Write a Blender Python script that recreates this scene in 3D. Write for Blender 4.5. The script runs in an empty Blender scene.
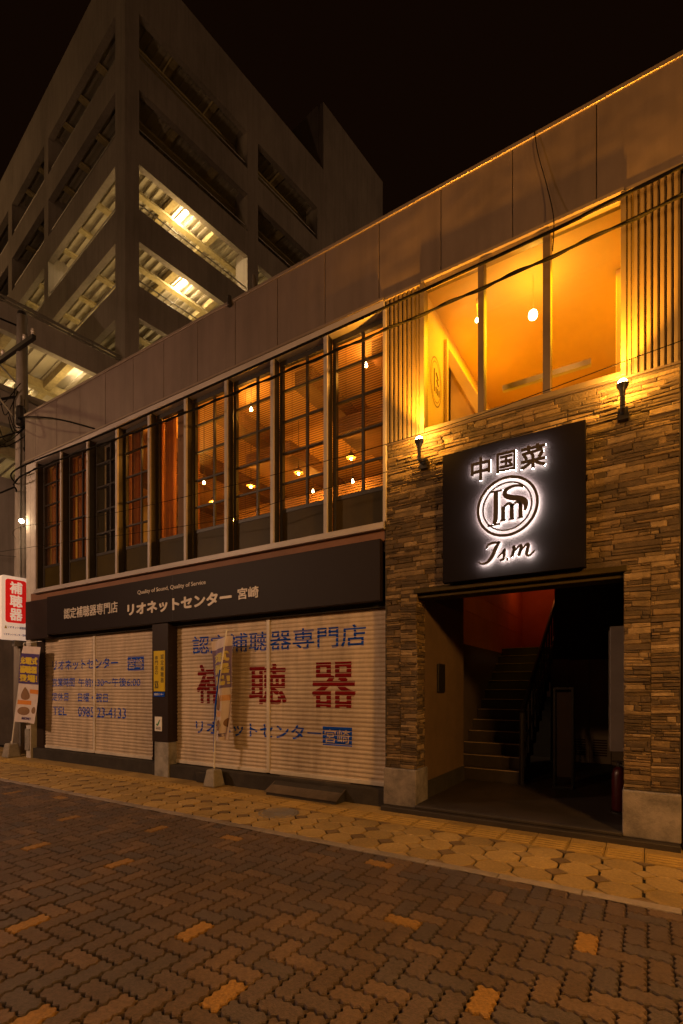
import bpy, bmesh, math, random
from mathutils import Vector, noise as mnoise

R = math.radians
rng = random.Random(11)
S = bpy.context.scene
COL = S.collection

# ------------------------------------------------------------------ camera
cam = bpy.data.cameras.new("camera")
cam.sensor_fit = 'HORIZONTAL'
cam.sensor_width = 36.0
cam.lens = 36.0 * 498.0 / 683.0
cam.shift_y = (688.0 - 512.0) / 683.0
cam.clip_start = 0.05
cam.clip_end = 500.0
camo = bpy.data.objects.new("camera", cam)
COL.objects.link(camo)
camo.location = (0.0, -5.5, 1.48)
camo.rotation_euler = (R(90), 0, R(31.53))
S.camera = camo

# ------------------------------------------------------------------ night sky
w = bpy.data.worlds.new("World")
S.world = w
w.use_nodes = True
wn = w.node_tree.nodes
wl = w.node_tree.links
bg = wn["Background"]
bg.inputs[0].default_value = (1.0, 0.36, 0.13, 1)
bg.inputs[1].default_value = 0.0042
S.view_settings.view_transform = 'Standard'
S.view_settings.look = 'None'
S.view_settings.exposure = 0.0
S.view_settings.gamma = 1.0
S.render.engine = 'CYCLES'
S.cycles.use_denoising = True
S.cycles.max_bounces = 6
S.cycles.transparent_max_bounces = 16
S.cycles.sample_clamp_indirect = 4.0
S.cycles.caustics_reflective = False
S.cycles.caustics_refractive = False

# ------------------------------------------------------------------ materials
def _new(name):
    m = bpy.data.materials.new(name)
    m.use_nodes = True
    return m, m.node_tree.nodes, m.node_tree.links, m.node_tree.nodes["Principled BSDF"]

def mat(name, col, rough=0.7, var=0.2, scale=3.0, bump=0.0, bscale=40.0, metal=0.0,
        rnd=0.0, tint=None, dirt=0.0, dscale=1.2, stretch=(1, 1, 1), emit=None, estr=0.0, spec=0.5, streak=0.0, wave=0.0):
    """surface with noise variation, optional per-face random value ('rnd'), stains and bump"""
    m, n, l, b = _new(name)
    tc = n.new("ShaderNodeTexCoord")
    mp = n.new("ShaderNodeMapping")
    mp.inputs[3].default_value = stretch
    l.new(tc.outputs["Object"], mp.inputs[0])
    nz = n.new("ShaderNodeTexNoise")
    nz.inputs["Scale"].default_value = scale
    nz.inputs["Detail"].default_value = 7
    nz.inputs["Roughness"].default_value = 0.65
    l.new(mp.outputs[0], nz.inputs["Vector"])
    mr = n.new("ShaderNodeMapRange")
    mr.inputs[1].default_value = 0.25
    mr.inputs[2].default_value = 0.75
    mr.inputs[3].default_value = 1 - var
    mr.inputs[4].default_value = 1 + var
    l.new(nz.outputs[0], mr.inputs[0])
    val = mr.outputs[0]
    base = None
    if rnd or tint:
        at = n.new("ShaderNodeAttribute")
        at.attribute_name = "rnd"
        if rnd:
            r2 = n.new("ShaderNodeMapRange")
            r2.inputs[3].default_value = 1 - rnd
            r2.inputs[4].default_value = 1 + rnd
            l.new(at.outputs["Fac"], r2.inputs[0])
            mu = n.new("ShaderNodeMath"); mu.operation = 'MULTIPLY'
            l.new(val, mu.inputs[0]); l.new(r2.outputs[0], mu.inputs[1])
            val = mu.outputs[0]
        if tint:
            cr = n.new("ShaderNodeValToRGB")
            cr.color_ramp.interpolation = 'CONSTANT'
            e = cr.color_ramp.elements
            e[0].position = 0; e[0].color = (*tint[0][1], 1)
            e[1].position = tint[1][0]; e[1].color = (*tint[1][1], 1)
            for p, c in tint[2:]:
                k = e.new(p); k.color = (*c, 1)
            l.new(at.outputs["Fac"], cr.inputs[0])
            base = cr.outputs[0]
    if dirt:
        nd = n.new("ShaderNodeTexNoise")
        nd.inputs["Scale"].default_value = dscale
        nd.inputs["Detail"].default_value = 9
        nd.inputs["Roughness"].default_value = 0.7
        l.new(mp.outputs[0], nd.inputs["Vector"])
        dr = n.new("ShaderNodeMapRange")
        dr.inputs[1].default_value = 0.42
        dr.inputs[2].default_value = 0.68
        dr.inputs[3].default_value = 1.0
        dr.inputs[4].default_value = 1 - dirt
        l.new(nd.outputs[0], dr.inputs[0])
        mu = n.new("ShaderNodeMath"); mu.operation = 'MULTIPLY'
        l.new(val, mu.inputs[0]); l.new(dr.outputs[0], mu.inputs[1])
        val = mu.outputs[0]
    if streak:
        m2 = n.new("ShaderNodeMapping"); m2.inputs[3].default_value = (5, 5, .22)
        l.new(tc.outputs["Object"], m2.inputs[0])
        ns = n.new("ShaderNodeTexNoise"); ns.inputs["Scale"].default_value = 1.6; ns.inputs["Detail"].default_value = 6
        l.new(m2.outputs[0], ns.inputs["Vector"])
        sr = n.new("ShaderNodeMapRange"); sr.inputs[1].default_value = .45; sr.inputs[2].default_value = .72; sr.inputs[3].default_value = 1; sr.inputs[4].default_value = 1 - streak
        l.new(ns.outputs[0], sr.inputs[0])
        mu = n.new("ShaderNodeMath"); mu.operation = 'MULTIPLY'
        l.new(val, mu.inputs[0]); l.new(sr.outputs[0], mu.inputs[1]); val = mu.outputs[0]
    vm = n.new("ShaderNodeVectorMath"); vm.operation = 'SCALE'
    if base is not None:
        l.new(base, vm.inputs[0])
    else:
        vm.inputs[0].default_value = col
    l.new(val, vm.inputs["Scale"])
    l.new(vm.outputs[0], b.inputs["Base Color"])
    b.inputs["Roughness"].default_value = rough
    b.inputs["Metallic"].default_value = metal
    b.inputs["Specular IOR Level"].default_value = spec
    if wave:
        nw = n.new("ShaderNodeTexNoise"); nw.inputs["Scale"].default_value = 1.3; nw.inputs["Detail"].default_value = 2
        l.new(tc.outputs["Object"], nw.inputs["Vector"])
        bw = n.new("ShaderNodeBump"); bw.inputs["Strength"].default_value = wave; bw.inputs["Distance"].default_value = .08
        l.new(nw.outputs[0], bw.inputs["Height"]); l.new(bw.outputs[0], b.inputs["Normal"])
    if bump:
        nb = n.new("ShaderNodeTexNoise")
        nb.inputs["Scale"].default_value = bscale
        nb.inputs["Detail"].default_value = 6
        l.new(mp.outputs[0], nb.inputs["Vector"])
        bp = n.new("ShaderNodeBump")
        bp.inputs["Strength"].default_value = bump
        bp.inputs["Distance"].default_value = 0.01
        l.new(nb.outputs[0], bp.inputs["Height"])
        l.new(bp.outputs[0], b.inputs["Normal"])
    if emit:
        b.inputs["Emission Color"].default_value = (*emit, 1)
        b.inputs["Emission Strength"].default_value = estr
    return m

def glow(name, col, strength):
    m, n, l, b = _new(name)
    b.inputs["Base Color"].default_value = (0.8, 0.8, 0.8, 1)
    b.inputs["Emission Color"].default_value = (*col, 1)
    b.inputs["Emission Strength"].default_value = strength
    return m

def glass(name, tint=(1, 1, 1), refl=0.08, rough=0.02, dust=0.0):
    m, n, l, b = _new(name)
    n.remove(b)
    out = [x for x in n if x.type == 'OUTPUT_MATERIAL'][0]
    tr = n.new("ShaderNodeBsdfTransparent"); tr.inputs[0].default_value = (*tint, 1)
    gl = n.new("ShaderNodeBsdfGlossy"); gl.inputs[1].default_value = rough
    lw = n.new("ShaderNodeFresnel"); lw.inputs[0].default_value = 1.45
    mx = n.new("ShaderNodeMixShader")
    l.new(lw.outputs[0], mx.inputs[0]); l.new(tr.outputs[0], mx.inputs[1]); l.new(gl.outputs[0], mx.inputs[2])
    last = mx.outputs[0]
    if dust:
        df = n.new("ShaderNodeBsdfDiffuse"); df.inputs[0].default_value = (0.6, 0.55, 0.5, 1)
        nz = n.new("ShaderNodeTexNoise"); nz.inputs["Scale"].default_value = 2.0; nz.inputs["Detail"].default_value = 6
        tc = n.new("ShaderNodeTexCoord"); l.new(tc.outputs["Object"], nz.inputs["Vector"])
        mm = n.new("ShaderNodeMath"); mm.operation = 'MULTIPLY'; mm.inputs[1].default_value = dust * 2
        l.new(nz.outputs[0], mm.inputs[0])
        m2 = n.new("ShaderNodeMixShader")
        l.new(mm.outputs[0], m2.inputs[0]); l.new(last, m2.inputs[1]); l.new(df.outputs[0], m2.inputs[2])
        last = m2.outputs[0]
    l.new(last, out.inputs[0])
    return m

def cloth(name, col, trans=0.4):
    m, n, l, b = _new(name)
    n.remove(b)
    out = [x for x in n if x.type == 'OUTPUT_MATERIAL'][0]
    df = n.new("ShaderNodeBsdfDiffuse"); tl = n.new("ShaderNodeBsdfTranslucent")
    tc = n.new("ShaderNodeTexCoord"); nz = n.new("ShaderNodeTexNoise"); nz.inputs["Scale"].default_value = 6
    l.new(tc.outputs["Object"], nz.inputs["Vector"])
    vm = n.new("ShaderNodeVectorMath"); vm.operation = 'SCALE'; vm.inputs[0].default_value = col
    mr = n.new("ShaderNodeMapRange"); mr.inputs[3].default_value = .8; mr.inputs[4].default_value = 1.2
    l.new(nz.outputs[0], mr.inputs[0]); l.new(mr.outputs[0], vm.inputs["Scale"])
    l.new(vm.outputs[0], df.inputs[0]); l.new(vm.outputs[0], tl.inputs[0])
    mx = n.new("ShaderNodeMixShader"); mx.inputs[0].default_value = trans
    l.new(df.outputs[0], mx.inputs[1]); l.new(tl.outputs[0], mx.inputs[2]); l.new(mx.outputs[0], out.inputs[0])
    return m

M = {}
M['asphalt_base'] = mat("joint_sand", (0.008, 0.006, 0.005), .95, .4, 20, .4, 120)
M['paver'] = mat("street_paver", (0.1, .07, .05), .5, .55, 60, 1.0, 170, dirt=.4, dscale=.8, rnd=0.25,
                 tint=[(0, (.130, .084, .062)), (.28, (.110, .076, .066)), (.52, (.140, .089, .061)), (.76, (.076, .058, .058)), (.97, (.25, .135, .035))])
M['tile'] = mat("octagon_tile", (0.36, .242, .088), .65, .35, 40, .4, 110, rnd=.2, dirt=.4, dscale=1.0)
M['tile_dark'] = mat("diamond_tile", (0.20, .13, .062), .8, .3, 30, .4, 110, rnd=.2, dirt=.3, dscale=1.0, tint=[(0, (.18, .115, .052)), (.5, (.31, .21, .08))])
M['tactile'] = mat("tactile_tile", (0.36, .225, .05), .7, .2, 7, .3, 90, rnd=.1, dirt=.35, dscale=1.4)
M['kerb'] = mat("kerb_stone", (0.25, .205, .18), .8, .2, 12, .4, 90, dirt=.35, dscale=2.5, rnd=.1)
M['concrete'] = mat("old_concrete", (0.30, .28, .25), .9, .25, 6, .6, 50, dirt=.6, dscale=3.2)
M['concrete_dark'] = mat("dark_concrete", (.036, .029, .024), .9, .3, 6, .5, 50, dirt=.5, dscale=2)  # concrete in a darker base tone, mottled at random
M['plinth'] = mat("stained_plinth", (.25, .215, .195), .85, .25, 5, .5, 60, dirt=.62, dscale=4.2)
M['stone'] = mat("ledge_stone", (.3, .23, .16), .85, .35, 13, .9, 60, rnd=.38, dirt=.5, dscale=2.4,
                 tint=[(0, (.150, .098, .047)), (.22, (.24, .160, .078)), (.42, (.085, .055, .029)), (.60, (.155, .099, .047)), (.78, (.072, .048, .027)), (.9, (.215, .148, .077))])
M['mortar'] = mat("stone_backing", (.05, .04, .03), .95, .3, 10)
M['fascia'] = mat("fascia_paint", (.15, .112, .10), .5, .14, 1.5, dirt=.25, dscale=.9, stretch=(1, 1, .35), streak=.15, wave=.4)
M['coping'] = mat("coping_metal", (.24, .19, .16), .4, .1, 3, metal=.4)
M['seam'] = mat("fascia_joint", (.06, .05, .045), .8, .1)
M['wallpaint'] = mat("side_wall_paint", (.55, .51, .48), .8, .12, 2, .2, 60, dirt=.35, dscale=1.3)
M['adjwall'] = mat("grey_render_wall", (.24, .20, .18), .85, .2, 3, .3, 60, dirt=.4, dscale=1.5, streak=.3)
M['whiteframe'] = mat("white_aluminium", (.38, .335, .33), .45, .12, 4, dirt=.3, dscale=2)
M['darkframe'] = mat("dark_window_bar", (.02, .015, .012), .5, .2)
M['spandrel'] = mat("olive_spandrel", (.042, .028, .005), .5, .25, 2, dirt=.3, spec=.15)
M['apron'] = mat("rusty_brown_band", (.19, .085, .045), .7, .25, 4, dirt=.4, dscale=2)
M['shutter'] = mat("cream_shutter_paint", (.55, .44, .325), .5, .12, 2.5, dirt=.35, dscale=1.2, stretch=(1, 1, .5), streak=.22, spec=.3)
M['shutter_post'] = mat("shutter_post_metal", (.62, .55, .46), .45, .1, 4, dirt=.3)
M['blue'] = mat("blue_paint", (.004, .055, .42), .7, .3, 9, spec=.1)
M['red'] = mat("red_paint", (.17, .003, .004), .7, .25, 9, spec=.1)
M['paintwhite'] = mat("white_paint", (.75, .72, .68), .5, .08, 6)
M['signdark'] = mat("dark_sign_panel", (.017, .0115, .012), .55, .15, 1.2, dirt=.2, spec=.14)
M['signbrown'] = mat("dark_brown_cladding", (.024, .014, .012), .5, .2, 2, dirt=.2, spec=.25)
M['signletter'] = mat("beige_sign_letter", (.62, .56, .50), .5, .1, 5)
M['rs_board'] = mat("black_sign_board", (.0065, .0045, .0052), .6, .12, 2, spec=.06)
M['rs_letter'] = mat("bronze_sign_letter", (.030, .020, .015), .6, .2, 8)
M['led'] = glow("white_led", (1.0, .90, .76), 430.0)
M['led_soft'] = glow("soft_white_led", (1.0, .90, .76), 220.0)
M['corr'] = mat("ribbed_metal_panel", (.21, .155, .09), .42, .12, 2, metal=.15, dirt=.3, dscale=1.5, stretch=(1, 1, .3))
M['amberframe'] = mat("brown_window_frame", (.10, .07, .05), .45, .2)
M['interior'] = mat("warm_interior_wall", (.58, .36, .15), .8, .1, 2)
M['interior_dark'] = mat("brown_interior_beam", (.16, .085, .045), .7, .2, 3)
M['interior_light'] = mat("pale_interior_panel", (.66, .58, .47), .8, .06, 2)
M['amber_room'] = mat("cream_room_paint", (.62, .44, .22), .85, .06, 2)
M['wood'] = mat("wood_blind", (.20, .11, .05), .6, .25, 12, stretch=(1, 1, 1))
M['curtain'] = cloth("brown_curtain", (.42, .20, .08), .5)
M['glass'] = glass("window_glass", (.93, .88, .8), dust=.012)
M['glass_amber'] = glass("shopfront_glass", (1.0, .95, .85), dust=.004)
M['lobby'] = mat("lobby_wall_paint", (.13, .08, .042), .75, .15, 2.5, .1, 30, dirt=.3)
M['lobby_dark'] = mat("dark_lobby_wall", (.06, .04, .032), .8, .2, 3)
M['lobby_floor'] = mat("dark_lobby_tile", (.030, .022, .017), .6, .35, 4, .3, 60, dirt=.4)
M['redwall'] = mat("terracotta_stair_wall", (.42, .15, .07), .8, .15, 2)
M['tread'] = mat("dark_stair_tread", (.028, .019, .015), .6, .3, 8)
M['nosing'] = mat("metal_nosing", (.50, .36, .26), .35, .2, 8, metal=.4)
M['rail'] = mat("black_iron", (.016, .013, .012), .45, .2)
M['door'] = mat("pale_door_paint", (.34, .27, .20), .5, .1, 2, dirt=.2)
M['grey_box'] = mat("grey_cabinet_paint", (.17, .145, .135), .5, .1, 3, dirt=.2)
M['extinguisher'] = mat("extinguisher_red", (.05, .004, .006), .35, .1)
M['pole'] = mat("concrete_pole", (.34, .30, .27), .9, .2, 6, .4, 50, dirt=.4, dscale=2, stretch=(1, 1, .3))
M['steel'] = mat("galvanised_steel", (.26, .24, .22), .5, .2, 8, metal=.5)
M['cable'] = mat("cable_rubber", (.006, .005, .004), .9, .2, spec=.1)
M['porcelain'] = mat("porcelain_insulator", (.45, .40, .36), .3, .1)
M['garage'] = mat("garage_concrete", (.35, .305, .275), .9, .14, .5, .1, 10, dirt=.3, dscale=.35, stretch=(1, 1, .5), streak=.16)
M['deck'] = mat("ribbed_steel_deck", (.44, .40, .32), .55, .15, .8, metal=.1)
M['beam'] = mat("fireproofed_beam", (.42, .35, .19), .9, .3, 6, .8, 20)
M['tube'] = glow("fluorescent_tube", (1.0, .74, .40), 160.0)
M['casing'] = mat("lamp_casing", (.6, .55, .48), .5, .1)
M['bulb'] = glow("warm_bulb", (1.0, .52, .13), 60.0)
M['bulb_pale'] = glow("pale_bulb", (1.0, .74, .4), 40.0)
M['uplight'] = glow("uplight_lens", (1.0, .66, .25), 110.0)
M['sign_white'] = mat("backlit_white_acrylic", (.75, .7, .66), .35, .06, 3, emit=(1.0, .66, .46), estr=.42, dirt=.15)
M['sign_red'] = mat("backlit_red_acrylic", (.62, .012, .012), .35, .06, 3, emit=(1.0, .015, .01), estr=.34)
M['flag_white'] = cloth("white_flag_cloth", (.74, .64, .60), .25)
M['purple'] = mat("purple_flag_print", (.055, .03, .16), .8, .15, 6)
M['purple_faded'] = mat("faded_purple_print", (.17, .12, .24), .8, .25, 6)
M['yellow_faded'] = mat("faded_yellow_print", (.60, .50, .16), .8, .2, 6)
M['orange_faded'] = mat("faded_orange_print", (.60, .33, .16), .8, .2, 6)
M['yellow'] = mat("yellow_print", (.62, .46, .03), .7, .12, 6)
M['orange'] = mat("orange_flag_print", (.62, .22, .03), .8, .12, 6)
M['brown'] = mat("brown_flag_print", (.22, .12, .06), .8, .25, 9)
M['sticker'] = mat("yellow_sticker", (.60, .43, .012), .4, .08, 6)
M['black_ink'] = mat("black_ink", (.012, .012, .012), .6, .1)
M['green'] = mat("green_ink", (.03, .2, .08), .6, .1)
M['plate'] = mat("checker_plate", (.15, .115, .085), .5, .3, 6, .5, 60, metal=.3, dirt=.5, dscale=2.5)
M['base_block'] = mat("grey_base_block", (.30, .27, .23), .8, .2, 6, .4, 50, dirt=.4, dscale=5)
M['void'] = mat("unlit_shop_interior", (.03, .025, .02), .9, .2)
M['deep'] = mat("dark_neighbour_wall", (.09, .07, .055), .8, .3, 2, dirt=.4)

# ------------------------------------------------------------------ mesh helpers
class MB:
    def __init__(s):
        s.v = []; s.f = []; s.r = []; s.mi = []
    def add(s, vs, fs, r=0.0):
        b = len(s.v)
        s.v += [tuple(p) for p in vs]
        for f in fs:
            s.f.append(tuple(b + i for i in f)); s.r.append(r)
        return s
    def box(s, x0, x1, y0, y1, z0, z1, r=0.0):
        x0, x1 = min(x0, x1), max(x0, x1); y0, y1 = min(y0, y1), max(y0, y1); z0, z1 = min(z0, z1), max(z0, z1)
        return s.add([(x0, y0, z0), (x1, y0, z0), (x1, y1, z0), (x0, y1, z0), (x0, y0, z1), (x1, y0, z1), (x1, y1, z1), (x0, y1, z1)],
                     [(0, 3, 2, 1), (4, 5, 6, 7), (0, 1, 5, 4), (1, 2, 6, 5), (2, 3, 7, 6), (3, 0, 4, 7)], r)
    def hexa(s, a, b, r=0.0):
        """eight corners: ring a and ring b"""
        n = len(a)
        fs = [tuple(range(n - 1, -1, -1)), tuple(range(n, 2 * n))]
        for i in range(n):
            j = (i + 1) % n
            fs.append((i, j, n + j, n + i))
        return s.add(list(a) + list(b), fs, r)
    def tube(s, pts, rad, n=8, cap=True):
        pts = [Vector(p) for p in pts]
        rads = rad if isinstance(rad, (list, tuple)) else [rad] * len(pts)
        rings = []
        up = Vector((0, 0, 1))
        for i, p in enumerate(pts):
            d = (pts[min(i + 1, len(pts) - 1)] - pts[max(i - 1, 0)]).normalized()
            a = d.cross(up)
            if a.length < 1e-3: a = d.cross(Vector((0, 1, 0)))
            a.normalize(); b = d.cross(a)
            rings.append([p + (a * math.cos(2 * math.pi * k / n) + b * math.sin(2 * math.pi * k / n)) * rads[i] for k in range(n)])
        vs = [q for r_ in rings for q in r_]
        fs = []
        for i in range(len(rings) - 1):
            for k in range(n):
                k2 = (k + 1) % n
                fs.append((i * n + k, i * n + k2, (i + 1) * n + k2, (i + 1) * n + k))
        if cap:
            fs.append(tuple(range(n - 1, -1, -1))); fs.append(tuple((len(rings) - 1) * n + k for k in range(n)))
        return s.add(vs, fs)
    def lathe(s, c, prof, n=16, axis='Z'):
        vs = []; fs = []
        for (r_, h) in prof:
            for k in range(n):
                a = 2 * math.pi * k / n
                if axis == 'Z': vs.append((c[0] + r_ * math.cos(a), c[1] + r_ * math.sin(a), c[2] + h))
                else: vs.append((c[0] + r_ * math.cos(a), c[1] + h, c[2] + r_ * math.sin(a)))
        m_ = len(prof)
        for i in range(m_ - 1):
            for k in range(n):
                k2 = (k + 1) % n
                fs.append((i * n + k, i * n + k2, (i + 1) * n + k2, (i + 1) * n + k))
        fs.append(tuple(range(n - 1, -1, -1))); fs.append(tuple((m_ - 1) * n + k for k in range(n)))
        return s.add(vs, fs)
    def build(s, name, m, parent=None, smooth=False, bevel=0.0, loc=None):
        if parent is not None:
            root = parent
            while root.parent: root = root.parent
            org = Vector(root.location)
        elif loc is not None: org = Vector(loc)
        else:
            xs = [p[0] for p in s.v]; ys = [p[1] for p in s.v]; zs = [p[2] for p in s.v]
            org = Vector(((min(xs) + max(xs)) / 2, (min(ys) + max(ys)) / 2, min(zs)))
        me = bpy.data.meshes.new(name)
        me.from_pydata([(p[0] - org.x, p[1] - org.y, p[2] - org.z) for p in s.v], [], s.f)
        me.update()
        if any(s.r):
            a = me.attributes.new("rnd", 'FLOAT', 'FACE')
            a.data.foreach_set("value", s.r)
        if smooth:
            me.polygons.foreach_set("use_smooth", [True] * len(me.polygons))
        me.materials.append(m)
        o = bpy.data.objects.new(name, me)
        COL.objects.link(o)
        if parent is not None:
            o.parent = parent
        else:
            o.location = org
        bm = bmesh.new(); bm.from_mesh(me)
        bmesh.ops.recalc_face_normals(bm, faces=bm.faces); bm.to_mesh(me); bm.free()
        if bevel:
            md = o.modifiers.new("bevel", 'BEVEL'); md.width = bevel; md.segments = 2; md.limit_method = 'ANGLE'; md.angle_limit = R(40)
        return o

def tag(o, label=None, cat=None, group=None, kind=None):
    if label: o["label"] = label
    if cat: o["category"] = cat
    if group: o["group"] = group
    if kind: o["kind"] = kind
    return o

def thing(name, loc, label, cat, group=None):
    o = bpy.data.objects.new(name, None)
    o.empty_display_size = .2
    COL.objects.link(o); o.location = loc
    return tag(o, label, cat, group)

def copy_tree(o, parent=None):
    c = o.copy(); COL.objects.link(c)
    if parent is not None: c.parent = parent
    for ch in [x for x in o.children]: copy_tree(ch, c)
    return c

_txt_cache = {}
def text_geo(body, bold, shear=0.0):
    key = (body, bold, shear)
    if key in _txt_cache: return _txt_cache[key]
    c = bpy.data.curves.new("t", 'FONT'); c.body = body; c.offset = bold; c.resolution_u = 3; c.shear = shear
    o = bpy.data.objects.new("t", c); COL.objects.link(o)
    bpy.context.view_layer.update()
    dg = bpy.context.evaluated_depsgraph_get()
    me = bpy.data.meshes.new_from_object(o.evaluated_get(dg))
    vs = [tuple(v.co) for v in me.vertices]; fs = [tuple(p.vertices) for p in me.polygons]
    bpy.data.objects.remove(o); bpy.data.curves.remove(c); bpy.data.meshes.remove(me)
    xs = [v[0] for v in vs]; ys = [v[1] for v in vs]
    x0, x1, y0, y1 = min(xs), max(xs), min(ys), max(ys)
    vs = [((v[0] - x0) / (x1 - x0), (v[1] - y0) / (y1 - y0)) for v in vs]
    _txt_cache[key] = (vs, fs)
    return vs, fs

def text(mb, body, x0, x1, z0, z1, Y, bold=.02, thick=0.0, shear=0.0, fn=None):
    """lettering in the plane Y (facing the street) filling the box; thick > 0 gives it depth towards the street"""
    d = bold * (z1 - z0) * (1.0 if not fn else 1.0)
    if bold:
        d = min(d, .03 * (x1 - x0)) if len(body) > 1 else d
        x0 += d; x1 -= d; z0 += d; z1 -= d
        if bold >= .03: dirs = [(math.cos(a * math.pi / 4), math.sin(a * math.pi / 4)) for a in range(8)] + [(0, 0)]
        else: dirs = [(.8, .8), (-.8, .8), (-.8, -.8), (.8, -.8)]
        for k, (a, b) in enumerate(dirs):
            _text(mb, body, x0 + a * d, x1 + a * d, z0 + b * d, z1 + b * d, Y - .00012 * k, thick, shear, fn)
    else: _text(mb, body, x0, x1, z0, z1, Y, thick, shear, fn)
def _text(mb, body, x0, x1, z0, z1, Y, thick, shear, fn):
    vs, fs = text_geo(body, 0.0, shear)
    P = [(x0 + u * (x1 - x0), Y, z0 + v * (z1 - z0)) for u, v in vs]
    if fn: P = [fn(p) for p in P]
    if not thick:
        mb.add(P, fs); return
    n = len(P)
    mb.add([(p[0], p[1] - thick, p[2]) for p in P], fs)
    cnt = {}
    for f in fs:
        for i in range(len(f)):
            e = (f[i], f[(i + 1) % len(f)]); k = tuple(sorted(e))
            cnt[k] = None if k in cnt else e
    b = len(mb.v)
    mb.v += [(p[0], p[1] - thick, p[2]) for p in P] + P
    for k, e in cnt.items():
        if e: mb.f.append((b + e[0], b + e[1], b + n + e[1], b + n + e[0])); mb.r.append(0.0)

def spline(pts, sub=6):
    out = []
    n = len(pts)
    for i in range(n - 1):
        p0 = pts[max(i - 1, 0)]; p1 = pts[i]; p2 = pts[i + 1]; p3 = pts[min(i + 2, n - 1)]
        for k in range(sub):
            t = k / sub
            out.append(tuple(.5 * ((2 * b) + (c - a) * t + (2 * a - 5 * b + 4 * c - d) * t * t + (3 * b - a - 3 * c + d) * t ** 3)
                             for a, b, c, d in zip(p0, p1, p2, p3)))
    out.append(tuple(pts[-1]))
    return out

def stroke(mb, pts, Y, thick, sub=6, smooth=True):
    """brush stroke of (x, z, width) points, front at Y - thick"""
    q = spline(pts, sub) if smooth else pts
    L = []; Rr = []
    for i, p in enumerate(q):
        a = q[max(i - 1, 0)]; b = q[min(i + 1, len(q) - 1)]
        dx, dz = b[0] - a[0], b[1] - a[1]; d = math.hypot(dx, dz) or 1
        nx, nz = -dz / d, dx / d; h = p[2] / 2
        L.append((p[0] + nx * h, p[1] + nz * h)); Rr.append((p[0] - nx * h, p[1] - nz * h))
    n = len(q)
    vs = [(x, Y - thick, z) for x, z in L] + [(x, Y - thick, z) for x, z in Rr]
    fs = [(i, i + 1, n + i + 1, n + i) for i in range(n - 1)]
    if thick:
        vs += [(x, Y, z) for x, z in L] + [(x, Y, z) for x, z in Rr]
        for i in range(n - 1):
            fs.append((i, i + 1, 2 * n + i + 1, 2 * n + i)); fs.append((n + i, n + i + 1, 3 * n + i + 1, 3 * n + i))
        fs.append((0, n, 3 * n, 2 * n)); fs.append((n - 1, 2 * n - 1, 4 * n - 1, 3 * n - 1))
    mb.add(vs, fs)

def ring(mb, cx, cz, r, wd, Y, thick, n=64):
    vs = []; fs = []
    for k in range(n):
        a = 2 * math.pi * k / n; c, s_ = math.cos(a), math.sin(a)
        for rr in (r - wd / 2, r + wd / 2):
            vs.append((cx + rr * c, Y - thick, cz + rr * s_)); vs.append((cx + rr * c, Y, cz + rr * s_))
    for k in range(n):
        a = 4 * k; b = 4 * ((k + 1) % n)
        fs.append((a, b, b + 2, a + 2))
        if thick: fs += [(a, a + 1, b + 1, b), (a + 2, b + 2, b + 3, a + 3)]
    mb.add(vs, fs)

def light(name, kind, loc, power, col, parent=None, size=.1, rot=None, **kw):
    d = bpy.data.lights.new(name, kind); d.energy = power; d.color = col
    if kind in ('POINT', 'SPOT'): d.shadow_soft_size = size
    if kind == 'AREA': d.size = size
    for k, v in kw.items(): setattr(d, k, v)
    o = bpy.data.objects.new(name, d); COL.objects.link(o)
    if parent is not None:
        o.parent = parent; o.location = Vector(loc) - Vector(parent.location)
    else: o.location = loc
    if rot: o.rotation_euler = rot
    return o

def aim(o, d):
    o.rotation_euler = Vector(d).to_track_quat('-Z', 'Y').to_euler()

# ================================================================== GROUND
g = MB(); g.add([(-150, -60, -.055), (60, -60, -.055), (60, 90, -.055), (-150, 90, -.055)], [(0, 1, 2, 3)])
tag(g.build("ground", M['asphalt_base'], loc=(0, 0, -.055)), kind="structure")

# street of interlocking zigzag pavers laid in herringbone
U = .121
def zig(t):
    t = t % 1.0
    t = (2 * t) % 1.0
    return .0098 * (4 * t if t < .25 else (2 - 4 * t) if t < .75 else (4 * t - 4))
orange = [(-3.28, -3.9), (-2.36, -3.27), (-1.655, -3.735), (-2.37, -4.295), (-3.81, -2.87), (-4.94, -3.02), (-4.40, -1.98), (-5.63, -2.30),
          (-3.53, -1.863), (-6.68, -1.734), (-7.71, -2.0), (-1.38, -2.50), (-.285, -2.31), (-.62, -3.21), (-1.94, -1.718)]
pv = MB()
KY = -1.555
cells = []
for j in range(-46, 2):
    for i in range(-128, 30):
        k = (i - j) % 4
        if k == 0: cells.append((i, j, 2, 1))
        elif k == 2: cells.append((i, j - 1, 1, 2))
cent = {}
for c in cells:
    cent[c] = ((c[0] + c[2] / 2) * U, KY + (c[1] - 1 + c[3] / 2) * U)
picked = set()
for ox, oy in orange:
    best = min(cells, key=lambda c: (cent[c][0] - ox) ** 2 + (cent[c][1] - oy) ** 2)
    picked.add(best)
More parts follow.
